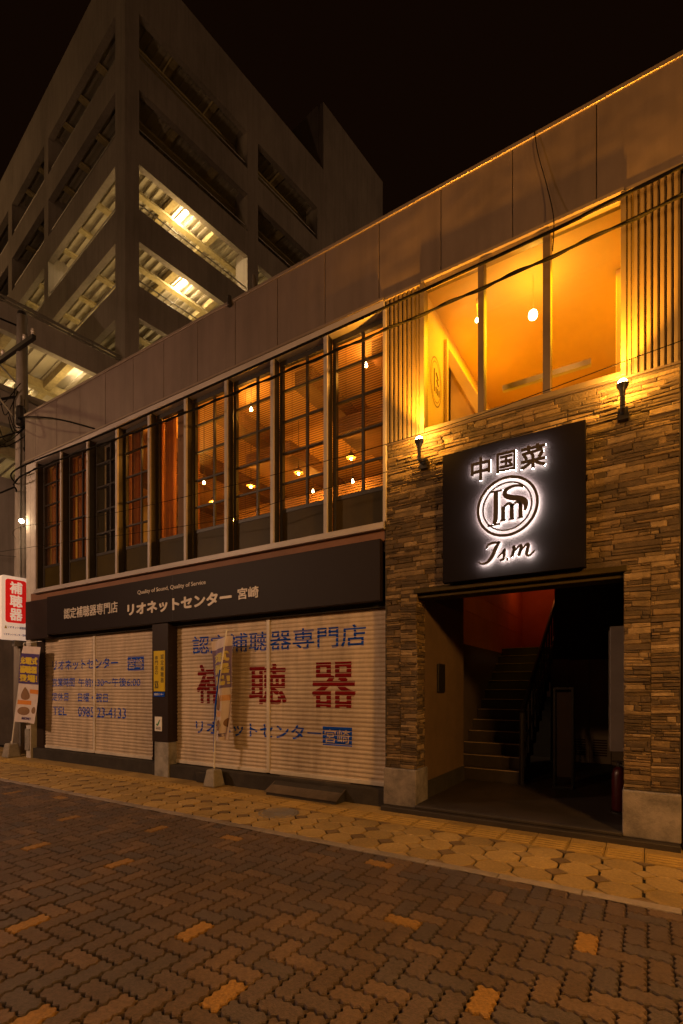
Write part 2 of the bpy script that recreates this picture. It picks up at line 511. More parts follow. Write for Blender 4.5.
for c in cells:
    i, j, a, b = c
    cx, cy = cent[c]
    if cy > KY + .07 or cx > 2.2: continue
    if cx < -2 and cy < -5.2: continue
    pts = []
    for t in [q * .125 for q in range(0, 8 * a)]:
        pts.append((i + t, j + zig(i + t) / U))
    for t in [q * .125 for q in range(0, 8 * b)]:
        pts.append((i + a + zig(j + t) / U, j + t))
    for t in [q * .125 for q in range(0, 8 * a)]:
        pts.append((i + a - t, j + b + zig(i + a - t) / U))
    for t in [q * .125 for q in range(0, 8 * b)]:
        pts.append((i + zig(j + b - t) / U, j + b - t))
    W = [(p[0] * U, KY + (p[1] - 1) * U) for p in pts]
    dz = rng.uniform(-.003, .002) + .006 * mnoise.noise((cx * .9, cy * .9, 0)); sx = rng.uniform(-.014, .014); sy = rng.uniform(-.014, .014)
    def sh(p, ins, z):
        hx_, hy_ = a * U / 2, b * U / 2
        fx = (hx_ - ins) / hx_; fy = (hy_ - ins) / hy_
        x = cx + (p[0] - cx) * fx; y = cy + (p[1] - cy) * fy
        return (x, min(y, KY - .002), z + dz + (x - cx) * sx + (y - cy) * sy)
    n = len(W)
    r_ = rng.uniform(.02, .95)
    if c in picked: r_ = .99
    pv.add([sh(p, .0115, -.003) for p in W] + [sh(p, .0080, -.009) for p in W] + [sh(p, .0080, -.04) for p in W],
           [tuple(range(n))] + [(k, n + k, n + (k + 1) % n, (k + 1) % n) for k in range(n)]
           + [(n + k, 2 * n + k, 2 * n + (k + 1) % n, n + (k + 1) % n) for k in range(n)], r_)
tag(pv.build("road", M['paver'], loc=(0, -3, -.03)), kind="structure")
rb = MB(); rb.box(-60, 30, -14, KY, -.05, -.026)
tag(rb.build("road_bed", M['asphalt_base'], loc=(0, -5, -.05)), kind="structure")

# kerb
kb = MB(); x = -34.0
while x < 6:
    L = .6
    kb.box(x + .003, x + L - .003, KY, -1.462, -.05, .004 + rng.uniform(-.0015, .0015), rng.uniform(.05, .95)); x += L
tag(kb.build("kerb", M['kerb'], loc=(0, -1.5, -.05), bevel=.006), kind="structure")

# pavement of octagon tiles with diamonds
sb = MB(); sb.box(-40, 8, -1.461, 1.2, -.05, -.022)
tag(sb.build("pavement_bed", M['asphalt_base'], loc=(0, -.5, -.05)), kind="structure")
T = .3064; X0 = -.02; c_ = T * .27
oc = MB(); dm = MB()
for r_i in range(3):
    yc = -1.459 + T * .976 * (r_i + .5)
    TY = T * .976
    for q in range(-110, 18):
        xc = X0 + T * (q + .5)
        hx_, hy_ = T / 2 - .0105, TY / 2 - .0105
        P = [(-hx_ + c_, -hy_), (hx_ - c_, -hy_), (hx_, -hy_ + c_), (hx_, hy_ - c_), (hx_ - c_, hy_), (-hx_ + c_, hy_), (-hx_, hy_ - c_), (-hx_, -hy_ + c_)]
        z = rng.uniform(-.0015, .0015)
        rr = rng.uniform(.05, .95)
        n = 8
        oc.add([(xc + p[0] * .975, yc + p[1] * .975, z) for p in P] + [(xc + p[0], yc + p[1], z - .007) for p in P] + [(xc + p[0], yc + p[1], -.03) for p in P],
               [tuple(range(8))] + [(k, n + k, n + (k + 1) % n, (k + 1) % n) for k in range(n)] + [(n + k, 2 * n + k, 2 * n + (k + 1) % n, n + (k + 1) % n) for k in range(n)], rr)
        # diamond at the upper right corner of the tile, half ones along the edges
        for (ey, full) in (((yc + TY / 2), r_i < 2), ((yc - TY / 2), None)):
            if full is None and r_i > 0: continue
            d = c_ - .003; xd = xc + T / 2
            if full: Q = [(0, -d), (d, 0), (0, d), (-d, 0)]
            elif full is None: Q = [(-d, .003), (d, .003), (0, d)]
            else: Q = [(-d, -.003), (0, -d), (d, -.003)]
            dm.add([(xd + p[0], ey + p[1], -.0005) for p in Q] + [(xd + p[0], ey + p[1], -.03) for p in Q],
                   [tuple(range(len(Q)))] + [(k, len(Q) + k, len(Q) + (k + 1) % len(Q), (k + 1) % len(Q)) for k in range(len(Q))], rng.uniform(.05, .95))
YT = -1.459 + T * .976 * 3
pl = MB()
for q in range(-110, 18):
    xa, xb = X0 + T * q + .003, X0 + T * (q + 1) - .003
    pl.box(xa, xb, YT + T + .004, YT + 2 * T - .002, -.03, rng.uniform(-.001, .002), rng.uniform(.05, .95))
    pl.box(xa, xb, YT + 2 * T + .003, YT + 3 * T, -.03, rng.uniform(-.001, .002), rng.uniform(.05, .95))
    pl.box(xa, xb, YT + 3 * T + .003, YT + 4 * T, -.03, rng.uniform(-.001, .002), rng.uniform(.05, .95))
oc.v += []
b0 = len(oc.v); oc.v += pl.v; oc.f += [tuple(b0 + i for i in f) for f in pl.f]; oc.r += pl.r
tag(oc.build("pavement", M['tile'], loc=(0, -.8, 0)), kind="structure")
tag(dm.build("pavement_diamonds", M['tile_dark'], loc=(0, -1, 0)), kind="structure")
ts = MB()
for q in range(-110, 18):
    xa, xb = X0 + T * q + .003, X0 + T * (q + 1) - .003
    rr = rng.uniform(.05, .95)
    ts.box(xa, xb, YT + .003, YT + T - .001, -.03, .0, rr)
    for k in range(4):
        yy = YT + .045 + k * .072
        ts.hexa([(xa + .012, yy - .017, 0), (xb - .012, yy - .017, 0), (xb - .012, yy + .017, 0), (xa + .012, yy + .017, 0)],
                [(xa + .018, yy - .010, .009), (xb - .018, yy - .010, .009), (xb - .018, yy + .010, .009), (xa + .018, yy + .010, .009)], rr)
tag(ts.build("tactile_strip", M['tactile'], loc=(0, -.4, 0)), kind="structure")

m = MB(); m.lathe((-3.72, -.86, -.002), [(.245, -.01), (.245, .004), (.225, .006), (.22, .002), (.0, .002)], 32)
for k in range(-4, 5):
    L = math.sqrt(max(.001, .20 ** 2 - (k * .045) ** 2)); m.box(-3.72 - L, -3.72 + L, -.86 + k * .045 - .010, -.86 + k * .045 + .010, .0005, .006)
tag(m.build("manhole_cover", M['steel']), "round grey metal manhole cover set in the octagon pavement", "manhole cover")

# ================================================================== MAIN BUILDING
XL, XM, XR = -11.26, -2.748, .262
ED = [-10.82, -9.885, -8.99, -8.10, -7.205, -6.31, -5.42, -4.525, -3.62, -2.75]
bld = thing("shop_building", (-5.5, 0, 0), "two-storey shop building with a plain metal fascia, lit upper windows and stone-clad entrance", "building")
DEEP = 4.9
# shell: side wall, back wall, roof, upper floor slab, partitions
m = MB()
m.box(XL, XL + .18, .02, DEEP, 0, 6.26)                 # left gable
m.box(XL + .18, -10.84, .02, .5, 3.46, 6.24)            # pilaster beside the windows
m.build("side_wall", M['wallpaint'], bld, bevel=.01)
m = MB(); m.box(XL + .18, -2.62, DEEP - .2, DEEP, 0, 7.2); m.box(-1.5, XR - .02, DEEP - .2, DEEP, 0, 7.2); m.box(-2.62, -1.5, DEEP - .2, DEEP, 4.3, 7.2)
m.box(XR - .02, XR + .12, .4, DEEP - .2, 0, 7.2)
m.build("rear_wall", M['deep'], bld)
m = MB(); m.box(XL, XR + .1, .06, DEEP, 7.02, 7.16); m.build("roof", M['concrete_dark'], bld)
m = MB(); m.box(XL + .18, XM + .2, .06, DEEP - .2, 3.18, 3.42); m.box(XM + .2, XR - .02, .35, 1.6, 4.2, 4.44); m.build("floor_slab", M['concrete'], bld)
m = MB()
m.box(XL + .2, XM + .05, .3, DEEP - .22, 6.22, 6.27)      # ceiling of the dining room
m.build("ceiling", M['interior'], bld)
m = MB()
m.box(XL + .2, XM + .02, DEEP - .27, DEEP - .21, 3.42, 6.2)
m.box(XM, XM + .08, .12, DEEP - .28, 3.42, 6.2)
m.build("dining_room_wall", M['interior'], bld)
m = MB()
for xx in (-9.6, -7.9, -6.2, -4.5, -3.2): m.box(xx, xx + .3, .5, DEEP - .3, 5.95, 6.215)
m.box(-10.8, -2.8, 2.9, 3.15, 5.2, 5.5)
m.box(-4.2, -3.3, 1.2, 2.1, 5.5, 5.75); m.box(-6.2, -5.2, 1.3, 2.3, 5.5, 5.72); m.box(-8.4, -7.5, 1.2, 2.2, 5.5, 5.72)
m.build("ceiling_beam", M['interior_dark'], bld)
m = MB(); m.box(-10, -3, 3.4, 3.9, 3.42, 4.55); m.build("bar_counter", M['interior_dark'], bld, bevel=.02)

# fascia of folded metal sheets
FB, FT = 6.275, 7.24
seams = [XL] + [-11.26 + .05] + sorted([-.425 - .801 * k for k in range(0, 14) if -.425 - .801 * k > XL + .2]) + [XR + .12]
fa = MB()
xs = [XL] + sorted([-.425 - .801 * k for k in range(0, 14) if -.425 - .801 * k > XL + .2]) + [XR + .12]
for a, b in zip(xs[:-1], xs[1:]):
    o_ = rng.uniform(0, .003)
    fa.box(a + .004, b - .004, .0 - o_, .06, FB, FT)
fas = fa.build("fascia", M['fascia'], bld, bevel=.004)
m = MB(); m.box(XL, XR + .12, .012, .055, FB + .01, FT - .01); m.build("joint", M['seam'], fas)
m = MB(); m.box(XL - .02, XR + .14, -.018, .14, FT, FT + .045); m.build("coping", M['coping'], fas, bevel=.004)
m = MB()
m.box(XL, XM - .01, -.030, .05, FB - .035, FB - .002)
m.box(XM, -2.27, -.010, .05, FB - .035, FB - .002)
m.box(-2.265, -.19, -.033, .05, FB - .035, FB - .002)
m.box(-.185, XR + .12, -.010, .05, FB - .035, FB - .002)
m.build("drip_ledge", M['coping'], fas)
m = MB(); m.box(XL + .01, XL + .06, .062, DEEP, 6.28, FT); m.build("fascia_return", M['fascia'], fas)

# the nine tall windows over the shop
ZS, ZH = 3.47, 6.235
GB = 4.0
m = MB()
m.box(-10.86, XM - .002, -.02, .16, ZS - .0, ZS + .055)
m.box(-10.86, XM - .002, -.045, .10, ZS - .035, ZS - .002)
m.box(-10.86, XM - .002, -.022, .16, 6.155, 6.236)
sill = m.build("window_band_frame", M['whiteframe'], bld, bevel=.005)
m = MB()
for k, e in enumerate(ED):
    wd = .055 if 0 < k < 9 else .045
    m.box(e - wd / 2, e + wd / 2, -.014, .022, ZS + .055, 6.155)
m.build("mullion", M['whiteframe'], sill, bevel=.005)
m = MB()
for k, e in enumerate(ED): m.box(e - .024, e + .024, .023, .13, ZS + .056, 6.154)
m.build("mullion_reveal", M['darkframe'], sill)  # near-black colour stands in for shade on the mullion sides
for k in range(9):
    a, b = ED[k] + .03, ED[k + 1] - .03
    m = MB()
    m.box(a, a + .05, .13, .19, ZS + .055, 6.15); m.box(b - .05, b, .13, .19, ZS + .055, 6.15)
    m.box(a + .05, b - .05, .13, .19, 6.08, 6.15); m.box(a + .05, b - .05, .13, .19, GB - .02, GB + .03)
    win = m.build("window", M['darkframe'], bld)
    m = MB(); m.box(a + .05, b - .05, .14, .165, ZS + .057, GB - .02); m.build("spandrel", M['spandrel'], win)
    m = MB(); m.add([(a + .05, .175, GB + .03), (b - .05, .175, GB + .03), (b - .05, .175, 6.08), (a + .05, .175, 6.08)], [(0, 1, 2, 3)]); m.build("glass", M['glass'], win)
    if k != 4:
        m = MB()
        xm = a + (b - a) * .56
        m.box(xm - .016, xm + .016, .135, .172, GB + .03, 6.08)
        for z in (4.40, 4.83, 5.28, 5.72):
            m.box(a + .05, b - .05, .138, .170, z - .013, z + .013)
        m.build("muntin", M['darkframe'], win)
    else:
        m = MB(); m.box(a + .45, a + .62, .2, .24, GB + .02, 6.1); m.build("inner_post", M['interior_dark'], win)
    if k >= 5:
        m = MB()
        z = GB + .05
        while z < 6.08:
            tl = .0
            dy, dz = .0115 * math.cos(tl), .0115 * math.sin(tl)
            m.add([(a + .01, .24 - dy, z - dz), (b - .01, .24 - dy, z - dz), (b - .01, .24 + dy, z + dz), (a + .01, .24 + dy, z + dz)], [(0, 1, 2, 3)])
            z += .032
        for xx in (a + .14, b - .14): m.tube([(xx, .24, GB), (xx, .24, 6.1)], .003, 4)
        m.build("blind", M['wood'], win)
    else:
        m = MB()
        n = 60
        spans = [(a, b)] if k in (0, 1, 2) else [(a, a + .26), (b - .22, b)]
        for (c0, c1) in spans:
            vs = []
            for q in range(n + 1):
                xx = c0 + (c1 - c0) * q / n
                yy = .30 + .03 * math.sin(q * .95 + k) + .012 * math.sin(q * .37)
                vs += [(xx, yy, 3.5), (xx, yy, 6.15)]
            m.add(vs, [(2 * q, 2 * q + 2, 2 * q + 3, 2 * q + 1) for q in range(n)])
        m.build("curtain", M['curtain'], win, smooth=True)

# brown band below the sill
m = MB(); m.box(XL + .02, XM - .012, .03, .1, 3.30, 3.46); m.build("apron_band", M['apron'], bld)
m = MB(); m.box(XL + .02, XM - .012, .12, .34, 2.5, 3.3); m.build("shopfront_lintel", M['void'], bld)

# roller shutters
PITCH = .06
def prof(z):
    t = (z % PITCH) / PITCH
    return .205 - .016 * (math.sin(math.pi * t) ** .8)
KS = 5.7 / 5.85
def shutter(xa, xb, xp):
    xa, xb, xp = xa * KS, xb * KS, xp * KS
    m = MB()
    zs = []
    z = .235
    k0 = 0
    while z < 2.62:
        zs.append(z); z += PITCH / 6
    rows = []
    for z in zs:
        m.v += [(xa, prof(z), z), (xb, prof(z), z)]
    m.f += [(2 * i, 2 * i + 1, 2 * i + 3, 2 * i + 2) for i in range(len(zs) - 1)]
    m.r += [0.0] * (len(zs) - 1)
    o = m.build("roller_shutter", M['shutter'], bld)
    m = MB(); m.box(xp - .03, xp + .03, .175, .21, .235, 2.6); m.build("centre_post", M['shutter_post'], o, bevel=.005)
    m = MB(); m.box(xa, xp - .032, .178, .212, .225, .28); m.box(xp + .032, xb, .178, .212, .225, .28); m.build("bottom_rail", M['shutter_post'], o, bevel=.005)
    return o
def painted(o, mb, name, mt):
    """letters painted over the slats: cut at the slat curve and laid on it"""
    mb.v = [(p[0] * KS, p[1], 1.48 + (p[2] - 1.48) * KS) for p in mb.v]
    bm = bmesh.new()
    V = [bm.verts.new(p) for p in mb.v]
    for f in mb.f:
        try: bm.faces.new([V[i] for i in f])
        except ValueError: pass
    z0 = min(p[2] for p in mb.v); z1 = max(p[2] for p in mb.v)
    st = PITCH / 4
    k = math.ceil(z0 / st)
    while k * st < z1:
        bmesh.ops.bisect_plane(bm, geom=bm.verts[:] + bm.edges[:] + bm.faces[:], plane_co=(0, 0, k * st + .0001), plane_no=(0, 0, 1))
        k += 1
    r2 = MB()
    bm.verts.ensure_lookup_table()
    for i, v in enumerate(bm.verts): v.index = i
    r2.v = [(v.co.x, prof(v.co.z) - .0022 + (v.co.y - .34), v.co.z) for v in bm.verts]
    r2.f = [tuple(v.index for v in f.verts) for f in bm.faces]; r2.r = [0.0] * len(r2.f)
    bm.free()
    return r2.build(name, mt, o)

sh1 = shutter(-11.12, -7.56, -9.31)
for args in (("リオネットセンター", -10.83, -8.56, 1.85, 2.07, .34, .022), ("営業時間", -10.84, -10.0, 1.51, 1.69, .34, .015),
             ("午前9:30〜午後6:00", -9.87, -7.90, 1.505, 1.675, .34, .015), ("定休日", -10.84, -10.23, 1.21, 1.385, .34, .015),
             ("日曜・祝日", -9.88, -8.88, 1.20, 1.38, .34, .015), ("TEL", -10.82, -10.29, .91, 1.085, .34, .015), ("0985 23-4133", -9.88, -8.32, .90, 1.10, .34, .018)):
    m = MB(); text(m, *args); painted(sh1, m, "painted_lettering", M['blue'])
m = MB(); m.add([(-8.27, .34, 1.80), (-7.80, .34, 1.80), (-7.80, .34, 2.065), (-8.27, .34, 2.065)], [(0, 1, 2, 3)])
painted(sh1, m, "name_panel", M['blue'])
m = MB(); text(m, "宮崎", -8.24, -7.83, 1.835, 2.03, .338, .010); painted(sh1, m, "panel_lettering", M['shutter'])

sh2 = shutter(-6.97, (XM - .002) / KS, -4.876)
for args in (("認定補聴器専門店", -6.53, -3.20, 2.04, 2.345, .34, .014), ("リオネットセンター", -6.45, -3.92, .72, .94, .34, .024)):
    m = MB(); text(m, *args); painted(sh2, m, "painted_lettering", M['blue'])
for args in (("補", -6.43, -5.80, 1.222, 1.88, .34, .022), ("聴", -5.27, -4.53, 1.23, 1.845, .34, .022), ("器", -4.085, -3.35, 1.20, 1.845, .34, .022)):
    m = MB(); text(m, *args); painted(sh2, m, "red_lettering", M['red'])
m = MB(); m.add([(-3.895, .34, .68), (-3.415, .34, .68), (-3.415, .34, .94), (-3.895, .34, .94)], [(0, 1, 2, 3)])
painted(sh2, m, "name_panel", M['blue'])
m = MB(); text(m, "宮崎", -3.86, -3.45, .715, .905, .338, .010); painted(sh2, m, "panel_lettering", M['shutter'])

# shutter surrounds, base ledge, dark clad column
m = MB()
m.box(XL + .18, -10.82, .15, .27, .2, 2.56)
m.build("shutter_frame", M['signbrown'], bld)
m = MB(); m.box(-7.38, -6.78, .215, .30, .2, 2.6)
m.build("shutter_frame", M['signbrown'], bld)
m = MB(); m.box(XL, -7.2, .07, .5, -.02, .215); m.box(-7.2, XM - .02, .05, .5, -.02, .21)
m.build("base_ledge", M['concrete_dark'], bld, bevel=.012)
m = MB(); m.box(-7.13, -6.73, .0, .21, .585, 2.555)
colm = m.build("column", M['signbrown'], bld, bevel=.006)
m = MB(); m.box(-7.10, -6.745, .02, .23, -.02, .583); m.build("plinth", M['concrete'], colm, bevel=.012)
m = MB(); m.box(XL - .02, -11.1, .0, .36, .16, .62); m.build("plinth", M['concrete'], bld, bevel=.012)

# ------------------------------------------------------------------ stone clad entrance bay
def stones(mb, x0, x1, z0, z1, place):
    """irregular ledge stones over a rectangle; place(u, depth, z) -> point, depth outwards"""
    z = z0
    while z < z1 - .004:
        h = min(rng.choice((.022, .027, .032, .038, .045, .060)), z1 - z)
        if z1 - z - h < .02: h = z1 - z
        u = x0 - rng.uniform(0, .15)
        while u < x1:
            L = rng.choice((.07, .12, .17, .22, .28, .35)) * rng.uniform(.8, 1.2)
            a, b = max(u, x0), min(u + L, x1)
            u += L
            if b - a < .012: continue
            sub = [(z, z + h)]
            if h > .05 and rng.random() < .4:
                mid = z + h * rng.uniform(.4, .6); sub = [(z, mid), (mid, z + h)]
            for (c, d) in sub:
                dep = rng.uniform(.010, .029)
                j = lambda s_: rng.uniform(-s_, s_)
                g_ = .0012
                k = min(.008, (b - a) * .25, (d - c) * .25)
                A = [(a + g_, 0, c + g_), (b - g_, 0, c + g_), (b - g_, 0, d - g_), (a + g_, 0, d - g_)]
                B = [(p[0], dep * .7, p[2]) for p in A]
                Cc = [(a + g_ + k + j(k * .6), dep + j(.004), c + g_ + k + j(k * .4)), (b - g_ - k + j(k * .6), dep + j(.004), c + g_ + k + j(k * .4)),
                      (b - g_ - k + j(k * .6), dep + j(.004), d - g_ - k + j(k * .4)), (a + g_ + k + j(k * .6), dep + j(.004), d - g_ - k + j(k * .4))]
                vs = [place(p[0], p[1], p[2] + (.011 * mnoise.noise((p[0] * 3.5, p[2] * 4, 1.7)) + .004 * mnoise.noise((p[0] * 11, p[2] * 9, 4.2))) * min(1, (p[2] - z0) / .05, (z1 - p[2]) / .05)) for p in A + B + Cc]
                fs = [(8, 9, 10, 11)]
                for q in range(4):
                    q2 = (q + 1) % 4
                    fs += [(q, q2, 4 + q2, 4 + q), (4 + q, 4 + q2, 8 + q2, 8 + q)]
                mb.add(vs, fs, rng.uniform(.01, .99))
        z += h
front = lambda u, d, z: (u, .032 - d, z)
OL, OR, OT, PB = -2.335, -.192, 2.66, .505
m = MB()
stones(m, XM, -2.545, PB, OT, front); stones(m, -2.545, OL, PB, OT, front)
stones(m, OR, .03, PB, OT, front); stones(m, .03, XR, PB, OT, front)
stones(m, XM, XR, OT, 4.455, front)
stones(m, .034, .30, PB, 2.60, lambda u, d, z: (OL - .030 + d, u, z))
stone = m.build("stone_cladding", M['stone'], bld)
m = MB()
m.box(XM, OL - .03, .034, .36, .1, 2.66); m.box(OR + .03, XR, .034, .36, .1, 2.66); m.box(XM, XR, .034, .30, 2.66, 4.44)
m.box(XM, XM + .02, .012, .034, PB, 4.45); m.box(XR - .01, XR, .012, .034, PB, 4.45)
m.build("backing", M['mortar'], stone)
m = MB(); m.box(XM - .005, OL + .012, -.035, .345, .06, PB); m.build("pillar_base", M['plinth'], bld, bevel=.012)
m = MB(); m.box(OR - .01, XR + .005, -.035, .345, .06, PB); m.build("pillar_base", M['plinth'], bld, bevel=.012)
m = MB(); m.box(OL - .028, OR + .028, -.012, .30, 2.60, 2.658); m.box(OL - .028, OR + .028, .06, .30, 2.55, 2.598)
m.build("lintel", M['spandrel'], bld, bevel=.006)

# entrance lobby
LB = 5.1
m = MB(); m.box(XM, XR, -.12, .0, -.03, .06); m.box(XM, XR, .0, LB, -.03, .10)
m.box(-2.33, -.2, -.06, .0, .06, .1)
m.build("entrance_floor", M['lobby_floor'], bld, bevel=.01)
m = MB()
m.box(-2.42, -2.345, .30, 1.82, .1, 2.60)
m.build("entrance_wall", M['lobby'], bld)
m = MB(); m.box(-2.344, -2.33, .30, 1.82, .1, .32); m.build("skirting", M['concrete_dark'], bld)
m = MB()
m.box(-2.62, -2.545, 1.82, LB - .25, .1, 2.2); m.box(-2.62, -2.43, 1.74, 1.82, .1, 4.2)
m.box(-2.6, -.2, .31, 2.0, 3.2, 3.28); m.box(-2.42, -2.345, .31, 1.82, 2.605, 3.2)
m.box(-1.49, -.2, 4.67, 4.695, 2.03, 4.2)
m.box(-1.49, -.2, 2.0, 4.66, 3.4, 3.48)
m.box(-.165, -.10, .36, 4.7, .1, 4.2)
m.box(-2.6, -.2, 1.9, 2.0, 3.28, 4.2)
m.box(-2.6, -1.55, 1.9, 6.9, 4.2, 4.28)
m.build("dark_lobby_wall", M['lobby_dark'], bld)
m = MB()
m.box(-2.62, -2.545, 2.0, 6.9, 2.2, 4.2); m.box(-2.55, -1.5, 6.9, 6.98, 2.0, 4.2)
for z in (2.75, 3.1): m.box(-2.545, -2.54, 2.1, 6.9, z, z + .012)
m.build("stairwell_wall", M['redwall'], bld)
m = MB(); m.box(-1.49, -1.43, 4.72, 6.9, 2.1, 4.2); m.build("stairwell_side", M['redwall'], bld)
m = MB(); m.box(-2.545, -1.56, 4.95, 6.9, 2.12, 2.29); m.build("landing", M['tread'], bld)
m = MB(); nz = MB()
for k in range(13):
    y = 1.94 + .25 * k; z = .1 + .168 * (k + 1)
    m.box(-2.54, -1.56, y, y + .27, max(.1, z - .36), z)
    nz.box(-2.53, -1.57, y - .014, y + .02, z + .001, z + .010)
st = m.build("staircase", M['tread'], bld)
nz.build("nosing", M['nosing'], st)
m = MB()
A = (-1.52, 1.9, 1.12); B = (-1.52, 5.0, 3.2)
m.tube([(A[0], 1.9, .1), (A[0], 1.9, 1.12)], .035, 10); m.tube([A, B], .036, 8); m.tube([(A[0], 2.0, .62), (A[0], 5.0, 2.64)], .016, 6)
for k in range(12):
    t = k / 11; y = 2.1 + 2.9 * t
    zz_ = .27 + (y - 1.94) / .25 * .168
    m.tube([(A[0], y, zz_ - .05), (A[0], y, 1.12 + (y - 1.9) * .671)], .017, 6)
m.tube([(-1.52, 5.0, 2.3), (-1.52, 5.0, 3.25)], .03, 8)
m.build("handrail", M['rail'], st, smooth=False)
for i, (a, b) in enumerate(((-1.24, -.90), (-.895, -.55))):
    m = MB(); m.box(a, b, 4.62, 4.66, .11, 2.0)
    d = m.build("door", M['door'], bld, bevel=.005)
    m = MB()
    for q in range(7): m.box(a + .06, b - .06, 4.605, 4.618, .25 + q * .045, .275 + q * .045)
    m.build("louvre", M['lobby_dark'], d)
    m = MB(); m.tube([(b - .05 if i == 0 else a + .05, 4.60, 1.02), (b - .05 if i == 0 else a + .05, 4.60, 1.12)], .012, 6); m.build("handle", M['steel'], d)
m = MB(); m.box(-1.56, -1.25, 4.62, 4.7, .1, 2.02); m.box(-.54, -.2, 4.62, 4.7, .1, 2.02); m.build("door_surround", M['door'], bld)
m = MB(); m.box(-.34, -.17, .55, 1.1, .80, 2.14); cab = m.build("meter_cabinet", M['grey_box'], bld, bevel=.008)
m = MB(); m.box(-.352, -.342, .58, 1.07, .84, 2.10); m.build("cabinet_door", M['grey_box'], cab, bevel=.004)
m = MB(); m.box(-2.344, -2.315, .70, .95, 1.42, 1.80); m.build("intercom", M['rail'], bld, bevel=.01)

# ------------------------------------------------------------------ amber glazed upper bay
def corrugated(xa, xb):
    m = MB(); n = int(round((xb - xa) / .054)); p = (xb - xa) / n
    prof_ = []
    for k in range(n):
        x_ = xa + k * p
        prof_ += [(x_, .032), (x_ + p * .15, .003), (x_ + p * .60, .003), (x_ + p * .75, .032)]
    prof_.append((xb, .032))
    vs = []
    for (x_, y_) in prof_: vs += [(x_, y_, 4.47), (x_, y_, 6.24)]
    m.add(vs, [(2 * i, 2 * i + 2, 2 * i + 3, 2 * i + 1) for i in range(len(prof_) - 1)])
    return m.build("ribbed_panel", M['corr'], bld)
corrugated(XM + .01, -2.285); corrugated(-.165, XR)
m = MB(); m.box(XM, XR, -.005, .12, 4.452, 4.472); m.build("stone_cap", M['amberframe'], bld)
m = MB()
m.box(-2.28, -2.225, -.03, .10, 4.475, 6.235); m.box(-.215, -.17, -.03, .10, 4.475, 6.235)
m.box(-2.225, -.215, .0, .10, 6.18, 6.236); m.box(-2.225, -.215, -.01, .10, 4.475, 4.53)
sf = m.build("shopfront_window", M['corr'], bld, bevel=.004)
m = MB(); m.box(-1.595, -1.53, -.02, .10, 4.53, 6.18); m.box(-.92, -.845, -.02, .10, 4.53, 6.18); m.build("mullion", M['amberframe'], sf, bevel=.004)
for a, b in ((-2.225, -1.595), (-1.53, -.92), (-.845, -.215)):
    m = MB(); m.add([(a, .05, 4.53), (b, .05, 4.53), (b, .05, 6.18), (a, .05, 6.18)], [(0, 1, 2, 3)]); m.build("pane", M['glass_amber'], sf)
m = MB()
m.box(-2.33, -2.25, .105, 3.2, 4.45, 6.2)
m.box(-.17, -.09, .105, 3.2, 4.45, 6.2)
m.box(-2.25, -.17, 3.1, 3.2, 4.45, 6.2)
m.box(-2.25, -.17, .105, 3.1, 6.2, 6.24)
m.build("amber_room_wall", M['amber_room'], bld)
m = MB()
m.hexa([(-2.245, .75, 5.75), (-2.245, .75, 6.0), (-1.52, .75, 4.62), (-1.62, .75, 4.50)], [(-2.245, 2.9, 5.75), (-2.245, 2.9, 6.0), (-1.52, 2.9, 4.62), (-1.62, 2.9, 4.50)])
m.build("sloping_stair_soffit", M['amber_room'], bld, bevel=.01)
m = MB(); m.hexa([(-2.19, .80, 4.475), (-1.60, .80, 4.475), (-1.60, .80, 4.52), (-2.19, .80, 5.72)], [(-2.19, .84, 4.475), (-1.60, .84, 4.475), (-1.60, .84, 4.52), (-2.19, .84, 5.72)]); m.build("under_stair_panel", M['amber_room'], bld)
m = MB(); m.add([(-2.03 + .10 * math.cos(R(180 - 180 * k / 16)), .795, 4.72 + .16 * math.sin(R(180 * k / 16))) for k in range(17)] + [(-1.93, .795, 4.48), (-2.13, .795, 4.48)], [tuple(range(19))]); m.build("arched_niche", M['interior_dark'], bld)
m = MB(); m.box(-2.245, -2.20, .70, .76, 4.47, 6.0); m.box(-.30, -.175, .9, 1.0, 4.47, 6.19); m.build("room_pilaster", M['amber_room'], bld, bevel=.008)
m = MB(); m.box(-1.46, -.52, .52, .58, 5.0, 5.06); m.build("lamp_reflection_bar", M['interior_light'], bld)  # solid pale bar standing in for a ceiling light's reflection
m = MB()
ring_pts = []
for rr, wd in ((.30, .02), (.25, .012)):
    n = 48
    vs = []
    for k in range(n):
        a = 2 * math.pi * k / n
        for q in (rr - wd / 2, rr + wd / 2): vs.append((-2.247, .42 + q * .62 * math.cos(a), 5.3 + q * math.sin(a)))
    m.add(vs, [(2 * k, 2 * k + 1, (2 * k + 3) % (2 * n), (2 * k + 2) % (2 * n)) for k in range(n)])
for (y0, z0, y1, z1) in ((.36, 5.44, .36, 5.16), (.42, 5.42, .50, 5.36), (.44, 5.34, .50, 5.28), (.42, 5.24, .42, 5.16), (.47, 5.24, .47, 5.16), (.52, 5.24, .52, 5.16)):
    m.tube([(-2.247, y0, z0), (-2.247, y1, z1)], .008, 4)
m.build("wall_emblem", M['interior_dark'], bld)

